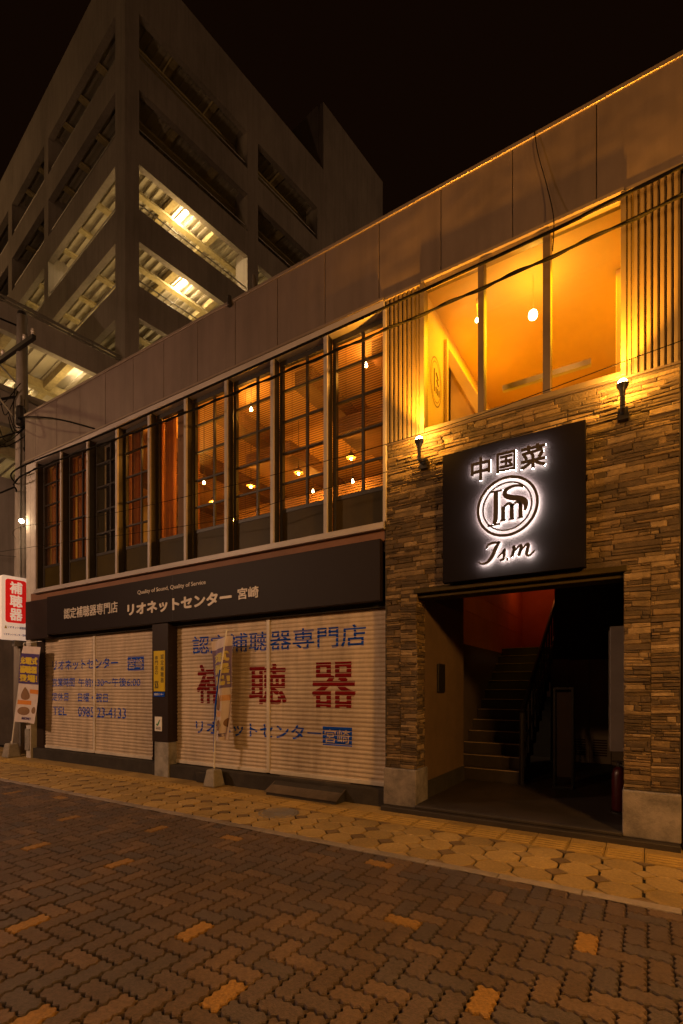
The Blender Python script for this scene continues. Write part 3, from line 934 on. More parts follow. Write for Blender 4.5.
# ================================================================== SIGNS
sg = thing("shop_sign", (-6.6, -.03, 2.55), "long dark shop fascia sign with pale Japanese lettering above the shutters", "sign")
m = MB(); m.box(-10.35, -2.80, -.03, .115, 2.56, 3.32); m.build("board", M['signdark'], sg, bevel=.006)
m = MB(); m.box(-11.22, -10.353, -.01, .115, 2.50, 3.30); m.build("end_panel", M['signbrown'], sg, bevel=.006)
m = MB(); m.box(-6.58, -6.572, -.032, .0, 2.565, 3.315); m.build("panel_joint", M['black_ink'], sg)
for args in (("認定補聴器専門店", -9.72, -8.02, 2.825, 3.03, -.0315, .010, .008), ("リオネットセンター", -7.74, -5.27, 2.735, 2.945, -.0315, .045, .008), ("宮崎", -5.15, -4.745, 2.78, 2.95, -.0315, .022, .008)):
    m = MB(); text(m, *args); m.build("lettering", M['signletter'], sg)
m = MB(); text(m, "Quality of Sound, Quality of Service", -7.47, -5.82, 3.07, 3.155, -.0315, .0, .004); m.build("small_lettering", M['signletter'], sg)

rs = thing("restaurant_sign", (-1.24, -.1, 2.68), "square black sign with white halo-lit Chinese restaurant lettering over the entrance", "sign")
m = MB(); m.box(-1.972, -.512, -.10, -.02, 2.665, 4.11); m.build("board", M['rs_board'], rs, bevel=.006)
CX, CZ, RR = -1.253, 3.385, .315
LEDK = [1.0]
def glyphs(fn):
    m = MB(); fn(m, -.128, .014)
    return m
def kanji1(m, Y, th): text(m, "中", -1.635, -1.42, 3.715, 3.968, Y, .026 if LEDK[0] == 1 else 0.0, th)
def kanji2(m, Y, th): text(m, "国", -1.362, -1.158, 3.745, 3.962, Y, .026 if LEDK[0] == 1 else 0.0, th)
def kanji3(m, Y, th): text(m, "菜", -1.12, -.865, 3.722, 3.968, Y, .026 if LEDK[0] == 1 else 0.0, th)
def emblem(m, Y, th):
    ring(m, CX, CZ, RR - .012, .028 * LEDK[0], Y, th); ring(m, CX, CZ, RR - .066, .015 * LEDK[0], Y, th)
    e = lambda L: [(CX + a * RR, CZ + b * RR, c * RR * LEDK[0]) for a, b, c in L]
    stroke(m, e([(-.36, .56, .15), (-.36, .1, .15), (-.37, -.35, .15), (-.42, -.52, .12)]), Y, th)
    stroke(m, e([(-.58, .57, .05), (-.14, .57, .05)]), Y, th, smooth=False)
    stroke(m, e([(-.64, -.56, .06), (-.2, -.54, .06)]), Y, th, smooth=False)
    stroke(m, e([(.52, .52, .05), (.42, .60, .07), (.2, .63, .09), (-.02, .55, .12), (-.06, .40, .15), (.1, .28, .17), (.36, .20, .18), (.56, .08, .18), (.60, -.10, .14), (.56, -.26, .06)]), Y, th)
    for x_ in (-.12, .16, .44): stroke(m, e([(x_, .02, .13), (x_, -.44, .13)]), Y, th, smooth=False)
    stroke(m, e([(-.10, -.02, .05), (.0, .07, .08), (.12, .06, .1), (.16, -.06, .12)]), Y, th)
    stroke(m, e([(.18, -.02, .05), (.28, .07, .08), (.40, .06, .1), (.44, -.06, .12)]), Y, th)
    for x_ in (-.12, .16, .44): stroke(m, e([(x_ - .10, -.45, .05), (x_ + .10, -.45, .05)]), Y, th, smooth=False)
def script(m, Y, th):
    e = lambda L: [(-1.546 + a * .578, 2.815 + b * .21, c * .125 * LEDK[0]) for a, b, c in L]
    stroke(m, e([(.14, .74, .10), (.17, .92, .16), (.27, .99, .2), (.38, .97, .14)]), Y, th)
    stroke(m, e([(.38, 1.02, .2), (.30, .66, .32), (.24, .30, .32), (.15, .04, .22), (.05, .0, .16), (.0, .12, .12)]), Y, th)
    stroke(m, e([(.34, .22, .1), (.42, .42, .16), (.47, .58, .2), (.46, .36, .24), (.45, .12, .2), (.38, .06, .14)]), Y, th)
    stroke(m, e([(.50, .08, .26), (.535, .10, .26)]), Y, th, smooth=False)
    stroke(m, e([(.60, .56, .12), (.64, .66, .22), (.62, .38, .26), (.59, .12, .22)]), Y, th)
    stroke(m, e([(.62, .34, .1), (.71, .62, .16), (.76, .64, .24), (.74, .38, .26), (.71, .14, .22)]), Y, th)
    stroke(m, e([(.74, .34, .1), (.83, .64, .16), (.88, .66, .24), (.86, .38, .26), (.85, .18, .22), (.90, .12, .16), (.99, .34, .08)]), Y, th)
for nm, fn in (("lettering", kanji1), ("lettering", kanji2), ("lettering", kanji3), ("emblem", emblem), ("script_lettering", script)):
    m = MB(); fn(m, -.135, .014)
    o = m.build(nm, M['rs_letter'], rs)
    m = MB(); LEDK[0] = .8; fn(m, -.1325, 0.0); LEDK[0] = 1.0
    m.build("led_backing", M['led_soft'] if fn in (kanji1, kanji2, kanji3) else M['led'], o)

# projecting red and white sign on the utility pole
ps = thing("projecting_sign", (-11.86, .07, 2.5), "red and white projecting sign with white kanji on the utility pole", "sign")
PX = -11.80
m = MB()
def rrect(y0, y1, z0, z1, r, n=6):
    P = []
    for cy, cz, a0 in ((y1 - r, z1 - r, 0), (y0 + r, z1 - r, 90), (y0 + r, z0 + r, 180), (y1 - r, z0 + r, 270)):
        for k in range(n + 1):
            a = R(a0 + 90 * k / n); P.append((cy + r * math.cos(a), cz + r * math.sin(a)))
    return P
P = rrect(-.215, .355, 2.53, 3.92, .06); m.hexa([(PX - .12, a, b) for a, b in P], [(PX, a, b) for a, b in P]); m.build("sign_box", M['sign_white'], ps, bevel=.006)
P = rrect(-.135, .290, 2.905, 3.85, .06); m = MB(); m.hexa([(PX + .001, a, b) for a, b in P], [(PX + .004, a, b) for a, b in P]); rp = m.build("red_panel", M['sign_red'], ps)
m = MB()
fx = lambda p: (PX + .006, p[0], p[2])
for ch, z0 in (("補", 3.54), ("聴", 3.25), ("器", 2.955)):
    m = MB(); text(m, ch, -.05, .21, z0, z0 + .265, 0, .034, fn=lambda p: (PX + .006 - p[1], p[0], p[2])); m.build("lettering", M['sign_white'], rp)
m = MB(); fx2 = lambda p: (PX + .002 - p[1], p[0], p[2])
text(m, "リオネット補聴器", -.09, .29, 2.775, 2.835, 0, .02, fn=fx2); m.build("blue_lettering", M['blue'], ps); m = MB(); text(m, "リオネットセンター宮崎", -.165, .29, 2.62, 2.675, 0, .02, fn=fx2)
m.build("blue_lettering", M['blue'], ps)
m = MB(); m.add([(PX + .002, -.155, 2.77), (PX + .002, -.10, 2.77), (PX + .002, -.125, 2.85)], [(0, 1, 2)]); m.build("logo", M['yellow'], ps)
m = MB(); m.box(PX - .10, PX - .02, .355, .42, 3.6, 3.65); m.box(PX - .10, PX - .02, .355, .42, 2.8, 2.85)
m.box(PX - .11, PX + .0, .05, .33, 2.40, 2.53); m.build("bracket", M['steel'], ps)

# ------------------------------------------------------------------ utility pole
up = thing("utility_pole", (-12.0, .30, 0), "tall round concrete utility pole with a crossarm and tangled wires at the left edge", "utility pole")
PXc, PYc = -12.0, .30
m = MB(); m.tube([(PXc, PYc, -.02), (PXc, PYc, 5), (PXc, PYc, 9.85)], [.17, .145, .105], 20)
pole = m.build("pole", M['pole'], up, smooth=False)
for p in pole.data.polygons: p.use_smooth = len(p.vertices) == 4
m = MB(); m.tube([(PXc, PYc, 9.84), (PXc, PYc, 9.93)], [.105, .09], 16); m.build("pole_cap", M['rail'], up)
m = MB(); m.box(PXc - 1.1, PXc + .75, PYc - .16, PYc - .08, 9.0, 9.09); ca = m.build("crossarm", M['rail'], up)
m = MB(); m.box(PXc - .04, PXc + .04, PYc - 1.0, PYc + .8, 8.0, 8.08); m.build("crossarm", M['steel'], up)
m = MB()
for dx in (-1.0, -.6, .35, .7): m.lathe((PXc + dx, PYc - .12, 9.09), [(.02, 0), (.045, .03), (.03, .05), (.05, .08), (.03, .1), (.04, .13), (.02, .15)], 10)
m.build("insulator", M['porcelain'], ca)
m = MB(); m.tube([(PXc - .8, PYc - .12, 9.0), (PXc - .1, PYc, 8.3)], .02, 6); m.tube([(PXc, PYc - .7, 8.0), (PXc, PYc - .05, 7.4)], .02, 6); m.build("brace", M['steel'], up)
m = MB()
for z in (8.05, 7.2, 6.1, 4.4): m.lathe((PXc, PYc, z), [(.150 - z * .005, 0), (.155 - z * .005, .0), (.155 - z * .005, .05), (.150 - z * .005, .05)], 18)
m.tube([(PXc + .13, PYc - .1, .2), (PXc + .12, PYc - .1, 4), (PXc + .10, PYc - .09, 8)], .018, 8)
m.build("clamp_band", M['steel'], up)
m = MB(); m.lathe((PXc + .25, PYc - .15, 7.25), [(.02, 0), (.09, .02), (.1, .1), (.1, .36), (.07, .42), (.02, .44)], 12); m.tube([(PXc + .25, PYc - .15, 7.45), (PXc, PYc, 7.5)], .02, 6); m.build("splice_canister", M['rail'], up, smooth=False)
m = MB()
for k in range(9):
    y0 = PYc + rng.uniform(-.5, .5); z0 = rng.uniform(7.3, 9.1); x0 = PXc + rng.uniform(-.9, .5)
    x1 = PXc + rng.uniform(-.1, .6); z1 = z0 - rng.uniform(.2, 1.0)
    m.tube(spline([(x0, y0, z0), ((x0 + x1) / 2 + .1, y0 - .1, min(z0, z1) - rng.uniform(.1, .5)), (x1, PYc - .12, z1)], 8), .010, 5)
m.build("jumper_wire", M['cable'], up)

# ------------------------------------------------------------------ overhead cables
def cable(label, pts, r, cat="cable", twist=False, name="overhead_cable"):
    m = MB(); q = spline(pts, 10)
    m.tube(q, r, 6)
    if twist:
        qq = []
        for i in range(len(pts) - 1):
            pass
        L = len(q) * 6; out = []
        for i in range(L + 1):
            t = i / L * (len(q) - 1); k = min(int(t), len(q) - 2); f_ = t - k
            p = [q[k][j] * (1 - f_) + q[k + 1][j] * f_ for j in range(3)]
            a = p[0] * 9.0
            out.append((p[0], p[1] + .016 * math.cos(a), p[2] + .013 * math.sin(a)))
        m.tube(out, r * .8, 5)
    return tag(m.build(name, M['cable'], smooth=True), label, cat, "cables strung along the facade")
YC = -.3
cable("thick black cable running just under the fascia edge", [(-11.95, .15, 6.02), (-11, YC, 5.95), (-8.1, YC, 5.885), (-6.1, YC, 5.89), (-2.58, YC, 5.905), (-.7, YC, 5.93), (.264, YC, 5.985), (7, YC, 6.3)], .016)
cable("twisted cable bundle crossing in front of the amber glazing", [(-11.95, .15, 5.85), (-10.6, YC, 5.78), (-6.1, YC, 5.655), (-2.6, YC, 5.642), (-1.46, YC, 5.658), (-.5, YC, 5.690), (.264, YC, 5.730), (7, YC, 6.1)], .013, twist=True)
cable("thin wire sagging across the lower edge of the amber glazing", [(-11.95, .15, 4.78), (-10.84, YC, 4.74), (-7.57, YC, 4.45), (-2.6, YC, 4.31), (.264, YC, 4.48), (7, YC, 5.0)], .004)
cable("thin wire sagging over the olive panels, lowest of the wires", [(-11.95, .15, 4.4), (-11.66, YC, 4.36), (-5.65, YC, 3.92), (-4.1, YC, 3.955), (-2.4, YC, 3.995), (.3, YC, 4.08), (7, YC, 4.5)], .004)
cable("black service wire dropping from the pole to the fascia corner", [(-11.9, .2, 7.45), (-11.2, -.12, 7.16), (-9.9, -.16, 6.75), (-8.75, -.01, 6.3)], .014)
cable("thin wire slanting up over the fascia above the amber glazing", [(-.78, -.31, 5.72), (-.80, -.12, 6.2), (-.87, -.06, 6.6), (-.96, -.05, 7.0), (-1.0, -.025, 7.28)], .005)
cable("steel stay wire leading from the pole head up to the left", [(-12.0, .3, 9.6), (-13.5, -.6, 10.3), (-17, -2.5, 11.8)], .02)
cable("heavy dark cable leading left from the middle of the pole", [(-12.0, .2, 8.0), (-13.2, 0, 8.15), (-16, -.4, 8.7)], .028)
cable("dark cable leaving the pole leftwards below the heavy one", [(-12.0, .2, 7.2), (-13.2, 0, 7.2), (-16, -.4, 7.4)], .016)
cable("lowest dark cable leaving the pole to the left edge", [(-12.0, .2, 6.0), (-13.2, 0, 5.85), (-16, -.4, 5.6)], .018)

# ================================================================== LAMPS ON THE FACADE
def uplight(x, label):
    t = thing("wall_uplight", (x, -.05, 4.05), label, "wall lamp", "uplights either side of the amber glazing")
    m = MB(); m.box(x - .045, x + .045, -.06, .0, 4.04, 4.15); m.tube([(x, -.05, 4.10), (x, -.17, 4.10), (x, -.17, 4.20)], .022, 10); m.build("bracket", M['rail'], t)
    m = MB(); m.lathe((x, -.17, 4.15), [(.018, .04), (.024, .06), (.026, .09), (.036, .12), (.052, .15), (.053, .165), (.048, .166), (.045, .158)], 18); m.build("lamp_head", M['rail'], t)
    m = MB(); m.lathe((x, -.17, 4.306), [(.043, 0), (.042, .018), (.034, .040), (.018, .052)], 16); m.build("lens", M['uplight'], t)
    l = light("uplight_beam", 'SPOT', (x, -.17, 4.375), 1000, (1.0, .38, .02), t, .02, spot_size=R(84), spot_blend=1.0)
    aim(l, (0, .03, 1))
    light("uplight_glow", 'POINT', (x, -.17, 4.40), 46, (1.0, .42, .04), t, .03)
uplight(-2.225, "black wall uplight with amber beam on the stone, left of the restaurant sign")
uplight(-.195, "black wall uplight with amber beam on the stone, right of the restaurant sign")

def pendant(p, label, kind, power, cord=True):
    x, y, z = p
    t = thing("pendant_lamp", (x, y, z), label, "lamp", "hanging lamps in the upstairs room")
    m = MB(); m.lathe((x, y, z), [(.008, -.02), (.022, -.012), (.026, .008), (.018, .03), (.008, .06)], 12); m.build("bulb", M[kind], t, smooth=True)
    m = MB(); m.tube([(x, y, z + .055), (x, y, 6.2)], .006, 5); m.lathe((x, y, z + .05), [(.02, 0), (.02, .06), (.008, .08)], 10)
    m.build("cord", M['rail'], t)
    if cord:
        m = MB(); m.lathe((x, y, z + .02), [(.085, 0), (.066, .035), (.03, .07), (.028, .068), (.062, .032), (.082, -.003)], 16); m.build("lamp_shade", M['interior_dark'], t)
    light("bulb_light", 'POINT', (x, y, z - .05), power * 1.25, (1.0, .375, .03), t, .05)
pendant((-3.26, .45, 5.86), "small bare bulb high in the window beside the ribbed panel", 'bulb_pale', 20, False)
pendant((-4.17, 1.6, 5.266), "orange shaded pendant seen through the blind nearest the stone wall, upper one", 'bulb', 32)
pendant((-4.72, 2.6, 5.357), "white bulb below the orange pendant in the window nearest the stone wall", 'bulb_pale', 32, False)
pendant((-5.245, 1.6, 5.26), "orange shaded pendant in the second window from the stone wall", 'bulb', 32)
pendant((-5.63, 2.6, 5.356), "white bulb low in the second window from the stone wall", 'bulb_pale', 32, False)
pendant((-5.32, .45, 5.86), "bare bulb high in the third window from the stone wall", 'bulb_pale', 20, False)
pendant((-6.355, 1.6, 5.264), "orange shaded pendant low in the third window from the stone wall", 'bulb', 32)
pendant((-6.75, .8, 5.143), "bare bulb left of the paired pendants in the fourth window from the stone wall", 'bulb_pale', 16, False)
pendant((-7.352, 1.6, 5.156), "orange pendant, upper of the pair in the fourth window from the stone wall", 'bulb', 26)
pendant((-7.56, 2.4, 5.09), "orange pendant, lower of the pair in the fourth window from the stone wall", 'bulb', 26)
pendant((-7.42, .5, 5.92), "small bare bulb high in the window without glazing bars", 'bulb_pale', 10, False)

t = thing("globe_lamp", (-1.112, .5, 5.7), "bright round bulb hanging behind the amber glazing", "lamp")
m = MB(); m.lathe((-1.112, .5, 5.746), [(.01, -.05), (.04, -.035), (.05, 0), (.04, .035), (.015, .055)], 16); m.build("bulb", M['bulb_pale'], t, smooth=True)
m = MB(); m.tube([(-1.112, .5, 5.80), (-1.112, .5, 6.2)], .003, 6); m.build("cord", M['amber_room'], t)
light("bulb_light", 'POINT', (-1.112, .5, 5.746), 60, (1.0, .50, .002), t, .06)
l = light("added_room_fill", 'AREA', (-1.2, 1.3, 6.17), 125, (1.0, .50, .002), t, 1.7)  # area light without a fixture, added to even out the amber room
aim(l, (0, .05, -1))

for (x, y, z, lb) in ((-1.755, .5, 5.93, "small spot bulb high behind the first mullion of the amber glazing"),):
    t = thing("spot_lamp", (x, y, z), lb, "lamp")
    m = MB(); m.lathe((x, y, z), [(.008, -.02), (.02, -.012), (.022, .006), (.010, .03)], 12); m.build("bulb", M['bulb_pale'], t, smooth=True)
    m = MB(); m.tube([(x, y, z + .028), (x, y, 6.198)], .010, 6); m.build("stem", M['interior_light'], t)
m = MB()
m.tube([(-.62, 3.092, 4.6), (-.62, 3.092, 6.19)], .006, 4); m.tube([(-1.25, 3.092, 4.6), (-1.25, 3.092, 6.19)], .006, 4)
m.box(-2.24, -.18, 3.07, 3.098, 5.02, 5.07); m.box(-2.24, -.18, 3.08, 3.099, 4.46, 5.018)
m.build("wall_panelling", M['interior'], bld)
# stairwell lamp with a reddish glow
t = thing("stairwell_lamp", (-2.0, 6.2, 4.1), "reddish ceiling lamp at the top of the entrance stairs", "lamp")
m = MB(); m.lathe((-2.0, 6.2, 4.08), [(.12, .12), (.13, .06), (.10, .0), (.04, -.03)], 16); m.build("diffuser", glow("red_lamp", (1.0, .16, .03), 1.0), t)
light("bulb_light", 'POINT', (-2.0, 5.9, 3.9), 5, (1.0, .20, .04), t, .1)

# small lamp on the left corner of the building
t = thing("corner_lamp", (-11.3, -.05, 4.95), "tiny bright lamp high on the left corner of the shop building", "wall lamp")
m = MB(); m.lathe((-11.3, -.05, 5.02), [(.02, -.04), (.045, -.02), (.045, .02), (.02, .04)], 12); m.build("globe", M['bulb_pale'], t, smooth=True)
m = MB(); m.tube([(-11.3, -.05, 5.06), (-11.3, .03, 5.12)], .015, 6); m.build("bracket", M['steel'], t)
light("bulb_light", 'POINT', (-11.3, -.12, 4.95), 4, (1.0, .62, .34), t, .04)

# ================================================================== STREET FURNITURE
def flag(name, loc, label, grp, quad, yfun, base, polept, faded=False):
    pm, ym, om = ('purple_faded', 'yellow_faded', 'orange_faded') if faded else ('purple', 'yellow', 'orange')
    t = thing(name, loc, label, "banner flag", grp)
    (tlx, tlz), (trx, trz), (brx, brz), (blx, blz) = quad
    def pt(u, v, off=0.0):
        x = (tlx + (trx - tlx) * u) * (1 - v) + (blx + (brx - blx) * u) * v
        z = (tlz + (trz - tlz) * u) * (1 - v) + (blz + (brz - blz) * u) * v
        return (x, yfun(u, v) - off, z)
    def patch(u0, u1, v0, v1, off, nu=14, nv=24):
        m = MB(); vs = [pt(u0 + (u1 - u0) * i / nu, v0 + (v1 - v0) * j / nv, off) for j in range(nv + 1) for i in range(nu + 1)]
        m.add(vs, [(j * (nu + 1) + i, j * (nu + 1) + i + 1, (j + 1) * (nu + 1) + i + 1, (j + 1) * (nu + 1) + i) for j in range(nv) for i in range(nu)])
        return m
    cl = patch(0, 1, 0, 1, 0).build("cloth", M['flag_white'], t, smooth=True)
    patch(.005, .995, .095, .49, .003).build("purple_print", M[pm], cl, smooth=True)
    for k, s_ in enumerate(("充電式", "補聴器", "登場！")):
        v1 = .235 + k * .115
        m = MB(); text(m, s_, .07, .93, 0, 1, 0, .03, fn=lambda p: pt(p[0], v1 - .098 * p[2], .006 - p[1])); m.build("yellow_lettering", M[ym], cl)
    m = patch(.52, .99, .56, .615, .003, 6, 3)
    m.build("orange_print", M[om], cl, smooth=True)
    patch(.02, .60, .71, .765, .003, 6, 3).build("orange_print", M[om], cl, smooth=True)
    def blob(cu, cv, ru, rv, pw):
        m = MB(); n = 20; P = []
        for k in range(n):
            a = 2 * math.pi * k / n; w_ = 1 - pw * math.sin(a) * .5
            P.append(pt(cu + ru * math.cos(a) * w_, cv - rv * math.sin(a), .005))
        m.add(P, [tuple(range(n))]); m.build("product_print", M['brown'], cl)
    blob(.34, .62, .16, .085, 1.2); blob(.33, .85, .25, .055, .1); blob(.80, .83, .14, .045, .3)
    m = MB(); text(m, "RIONET", .28, .72, 0, 1, 0, .02, fn=lambda p: pt(p[0], .965 - .035 * p[2], .004)); m.build("name_lettering", M['purple'], cl)
    m = MB(); m.tube([base, polept[0], polept[1]], [.013, .012, .010], 8); m.tube([polept[1], (pt(1, 0)[0] + .02, pt(1, 0)[1], polept[1][2] + .01)], .006, 6)
    pb = m.build("flag_pole", M['paintwhite'], t)
    return t, pb
flag("banner_flag", (-11.4, -.12, .1), "spread banner flag with purple top and yellow lettering beside the utility pole", "shop banner flags",
     ((-11.13, 2.36), (-10.50, 2.31), (-10.63, .75), (-11.42, .77)),
     lambda u, v: -.10 - .03 * math.sin(u * 5 + v * 2) - .02 * math.sin(v * 7), (-11.62, -.10, .2), ((-11.30, -.09, 1.6), (-11.12, -.09, 2.42)))
t, pb = flag("banner_flag", (-5.65, -.15, .1), "folded banner flag twisted round its blue pole before the right shutter", "shop banner flags",
     ((-5.67, 2.19), (-5.255, 2.26), (-5.36, .70), (-5.59, .68)),
     lambda u, v: -.055 + (.055 * math.sin(u * 7.0 + v * 2.2) + .03 * math.sin(u * 13 + v * 4)) * (.6 + .4 * v) - .02 * math.sin(v * 6), (-5.570, -.10, .2), ((-5.470, -.17, 1.2), (-5.270, -.14, 2.33)), faded=True)
m = MB(); m.tube([(-5.546, -.118, .52), (-5.470, -.172, 1.2), (-5.380, -.160, 1.75)], .0145, 8); m.build("blue_sleeve", M['blue'], pb)
def flagbase(x, y, s, label):
    m = MB(); a, b = .125 * s, .085 * s
    m.hexa([(x - a, y - a, .003), (x + a, y - a, .003), (x + a, y + a, .003), (x - a, y + a, .003)], [(x - b, y - b, .27 * s), (x + b, y - b, .27 * s), (x + b, y + b, .27 * s), (x - b, y + b, .27 * s)])
    m.tube([(x, y, .26 * s), (x, y, .31 * s)], .022, 10)
    tag(m.build("flag_base", M['base_block'], bevel=.02), label, "flag base", "weighted flag bases")
flagbase(-5.57, -.10, .95, "tapered grey base block under the folded banner flag")
flagbase(-11.62, -.10, 1.1, "tapered grey base block under the spread banner flag")
m = MB(); m.box(-6.05, -5.84, -.02, .055, .003, .16); tag(m.build("concrete_block", M['concrete_dark'], bevel=.012), "dark concrete block beside the folded flag's base", "concrete block")

# access ramp
m = MB()
m.hexa([(-4.52, -.12, .012), (-3.42, -.12, .012), (-3.42, .055, .012), (-4.52, .055, .012)], [(-4.52, -.12, .022), (-3.42, -.12, .022), (-3.42, .055, .155), (-4.52, .055, .155)])
rp_ = thing("access_ramp", (-3.97, 0, 0), "worn checker-plate ramp laid against the right shutter's ledge", "ramp")
m = MB(); m.hexa([(-4.50, -.16, .0), (-3.36, -.16, .0), (-3.36, .052, .0), (-4.50, .052, .0)], [(-4.50, -.16, .045), (-3.36, -.16, .045), (-3.36, .052, .17), (-4.50, .052, .17)])
m.build("wedge", M['concrete_dark'], rp_)
m = MB(); m.add([(-4.52, -.18, .042), (-3.34, -.18, .042), (-3.34, .178, .214), (-4.52, .178, .214), (-4.52, -.18, .050), (-3.34, -.18, .050), (-3.34, .178, .222), (-4.52, .178, .222)],
              [(0, 1, 2, 3), (4, 5, 6, 7), (0, 1, 5, 4), (1, 2, 6, 5), (2, 3, 7, 6), (3, 0, 4, 7)]); m.build("plate", M['plate'], rp_)

# notices on the column
yn = thing("vertical_notice", (-6.94, -.006, 1.36), "tall yellow notice with black writing on the dark column", "notice")
m = MB(); m.box(-7.075, -6.80, -.010, -.001, 1.425, 2.10); m.build("panel", M['sticker'], yn)
m = MB()
for k, ch in enumerate("認定補聴器"): text(m, ch, -6.90, -6.82, 1.96 - k * .098, 2.04 - k * .098, -.0115, .012)
for k, ch in enumerate("専門店の"): text(m, ch, -7.045, -6.965, 1.95 - k * .082, 2.02 - k * .082, -.0115, .012)
text(m, "SOS", -7.05, -6.955, 1.47, 1.60, -.0115, .03)
m.build("lettering", M['black_ink'], yn)
m = MB(); m.box(-7.075, -6.805, -.010, -.001, 1.335, 1.415); bl = m.build("blue_strip", M['blue'], yn)
m = MB(); text(m, "補聴器センター", -7.06, -6.83, 1.355, 1.395, -.0115, .012); m.build("lettering", M['paintwhite'], bl)
sn = thing("small_notice", (-6.965, -.005, .76), "small white notice with a green mark low on the dark column", "notice")
m = MB(); m.box(-7.05, -6.875, -.009, -.001, .76, 1.0); m.build("panel", M['paintwhite'], sn)
m = MB(); stroke(m, [(-7.01, .88, .02), (-6.98, .86, .03), (-6.95, .90, .03), (-6.92, .95, .015)], -.0105, 0); m.build("green_mark", M['green'], sn)
m = MB(); m.box(-7.02, -6.9, -.0105, -.0095, .79, .805); m.box(-7.02, -6.9, -.0105, -.0095, .82, .83); m.build("print_lines", M['black_ink'], sn)

# fire extinguisher and stand in the entrance
fe = thing("fire_extinguisher", (-.262, .80, .1), "red fire extinguisher just inside the right of the entrance", "fire extinguisher")
m = MB(); m.lathe((-.262, .80, .12), [(.065, 0), (.075, .02), (.075, .40), (.06, .46), (.03, .49)], 18); m.build("cylinder", M['extinguisher'], fe, smooth=True)
m = MB(); m.lathe((-.262, .80, .60), [(.028, 0), (.028, .05), (.015, .06)], 12); m.box(-.33, -.20, .785, .815, .66, .675); m.tube(spline([(-.25, .78, .63), (-.18, .73, .58), (-.185, .73, .4), (-.2, .74, .3)], 6), .011, 6); m.build("valve_and_hose", M['rail'], fe)
m = MB(); m.lathe((-.262, .80, .10), [(.10, 0), (.10, .018), (.08, .019)], 18); m.build("stand", M['rail'], fe)
us = thing("menu_stand", (-.98, 2.0, .1), "narrow dark framed display stand beside the entrance stairs", "display stand")
m = MB()
for xx in (-1.10, -.87): m.box(xx - .015, xx + .015, 1.95, 2.05, .1, 1.46)
m.box(-1.115, -.855, 1.95, 2.05, 1.46, 1.49); m.box(-1.115, -.855, 1.9, 2.1, .1, .13); m.build("frame", M['rail'], us)
m = MB(); m.box(-1.085, -.885, 1.985, 2.0, .25, 1.42); m.build("display_panel", M['lobby_dark'], us)

# ================================================================== PARKING GARAGE
gp = Vector((-17.42, 6.69, 0)); aR = Vector((.1455, .9894, 0)); aL = Vector((-.9894, .1455, 0))
pg = thing("parking_garage", (gp.x, gp.y, 0), "tall open-sided concrete parking garage with lit decks behind the shop building", "building")
def G(s_, l_, z): p = gp + aR * s_ + aL * l_; return (p.x, p.y, z)
def gbox(m, s0, s1, l0, l1, z0, z1):
    m.hexa([G(s0, l0, z0), G(s1, l0, z0), G(s1, l1, z0), G(s0, l1, z0)], [G(s0, l0, z1), G(s1, l0, z1), G(s1, l1, z1), G(s0, l1, z1)])
TOPS = [28.5, 25.45, 22.45, 19.35, 16.3]
S1, L1 = 17.45, 19.0
for i, tp in enumerate(TOPS):
    up_ = 31.05 if i == 0 else TOPS[i - 1] - 1.8
    m = MB(); gbox(m, .57, 11.6, .0, .25, tp, up_); gbox(m, .0, .25, .78, L1, tp, up_); m.build("parapet", M['garage'], pg)
m = MB(); gbox(m, .57, 11.6, 0, .25, 0, 14.5); gbox(m, 0, .25, .78, L1, 0, 14.5)
gbox(m, 11.6, S1, 0, .3, 0, 34.9); gbox(m, 11.5, 11.8, .3, 5.5, 29.5, 34.9); gbox(m, S1 - .3, S1, .3, 5.5, 0, 34.9); gbox(m, 11.8, S1 - .3, .3, 5.5, 34.6, 34.9)
gbox(m, 16.9, 17.2, .3, L1, 0, 31); gbox(m, .25, 17, L1 - .3, L1, 0, 31)
m.build("wall", M['garage'], pg)
m = MB(); gbox(m, -.015, .57, -.015, .78, 0, 31.06); m.build("column", M['garage'], pg)
for (s0, s1, l0, l1) in ((6.1, 6.76, .004, .9), (11.1, 11.6, .004, .9), (.004, .9, 7.75, 8.26), (.004, .9, 12.95, 13.55)):
    m = MB(); gbox(m, s0, s1, l0, l1, 0, 30.9); m.build("column", M['garage'], pg)
for i, tp in enumerate(TOPS):
    m = MB(); zc = tp + .45
    gbox(m, .26, 16.9, .26, L1 - .3, zc, zc + .12)
    k = .5
    while k < 16.6:
        gbox(m, k, k + .12, .26, L1 - .3, zc - .11, zc - .002); k += .33
    m.build("ribbed_deck", M['deck'], pg)
    m = MB()
    for s_ in (2.3, 4.4, 8.6): gbox(m, s_, s_ + .25, .26, L1 - .3, tp + .10, zc - .112)
    for l_ in (1.1, 2.9, 4.7, 6.4, 9.6, 11.4, 14.2): gbox(m, .26, 16.9, l_, l_ + .28, tp + .0, tp + .098)
    m.build("deck_beam", M['beam'], pg)
for tp in TOPS:
    m = MB()
    for dz in (.10, .34):
        m.tube([G(.57, .13, tp - 1.8 + dz), G(11.1, .13, tp - 1.8 + dz)], .028, 6); m.tube([G(.13, .78, tp - 1.8 + dz), G(.13, L1 - .4, tp - 1.8 + dz)], .028, 6)
    m.build("guard_rail", M['steel'], pg)
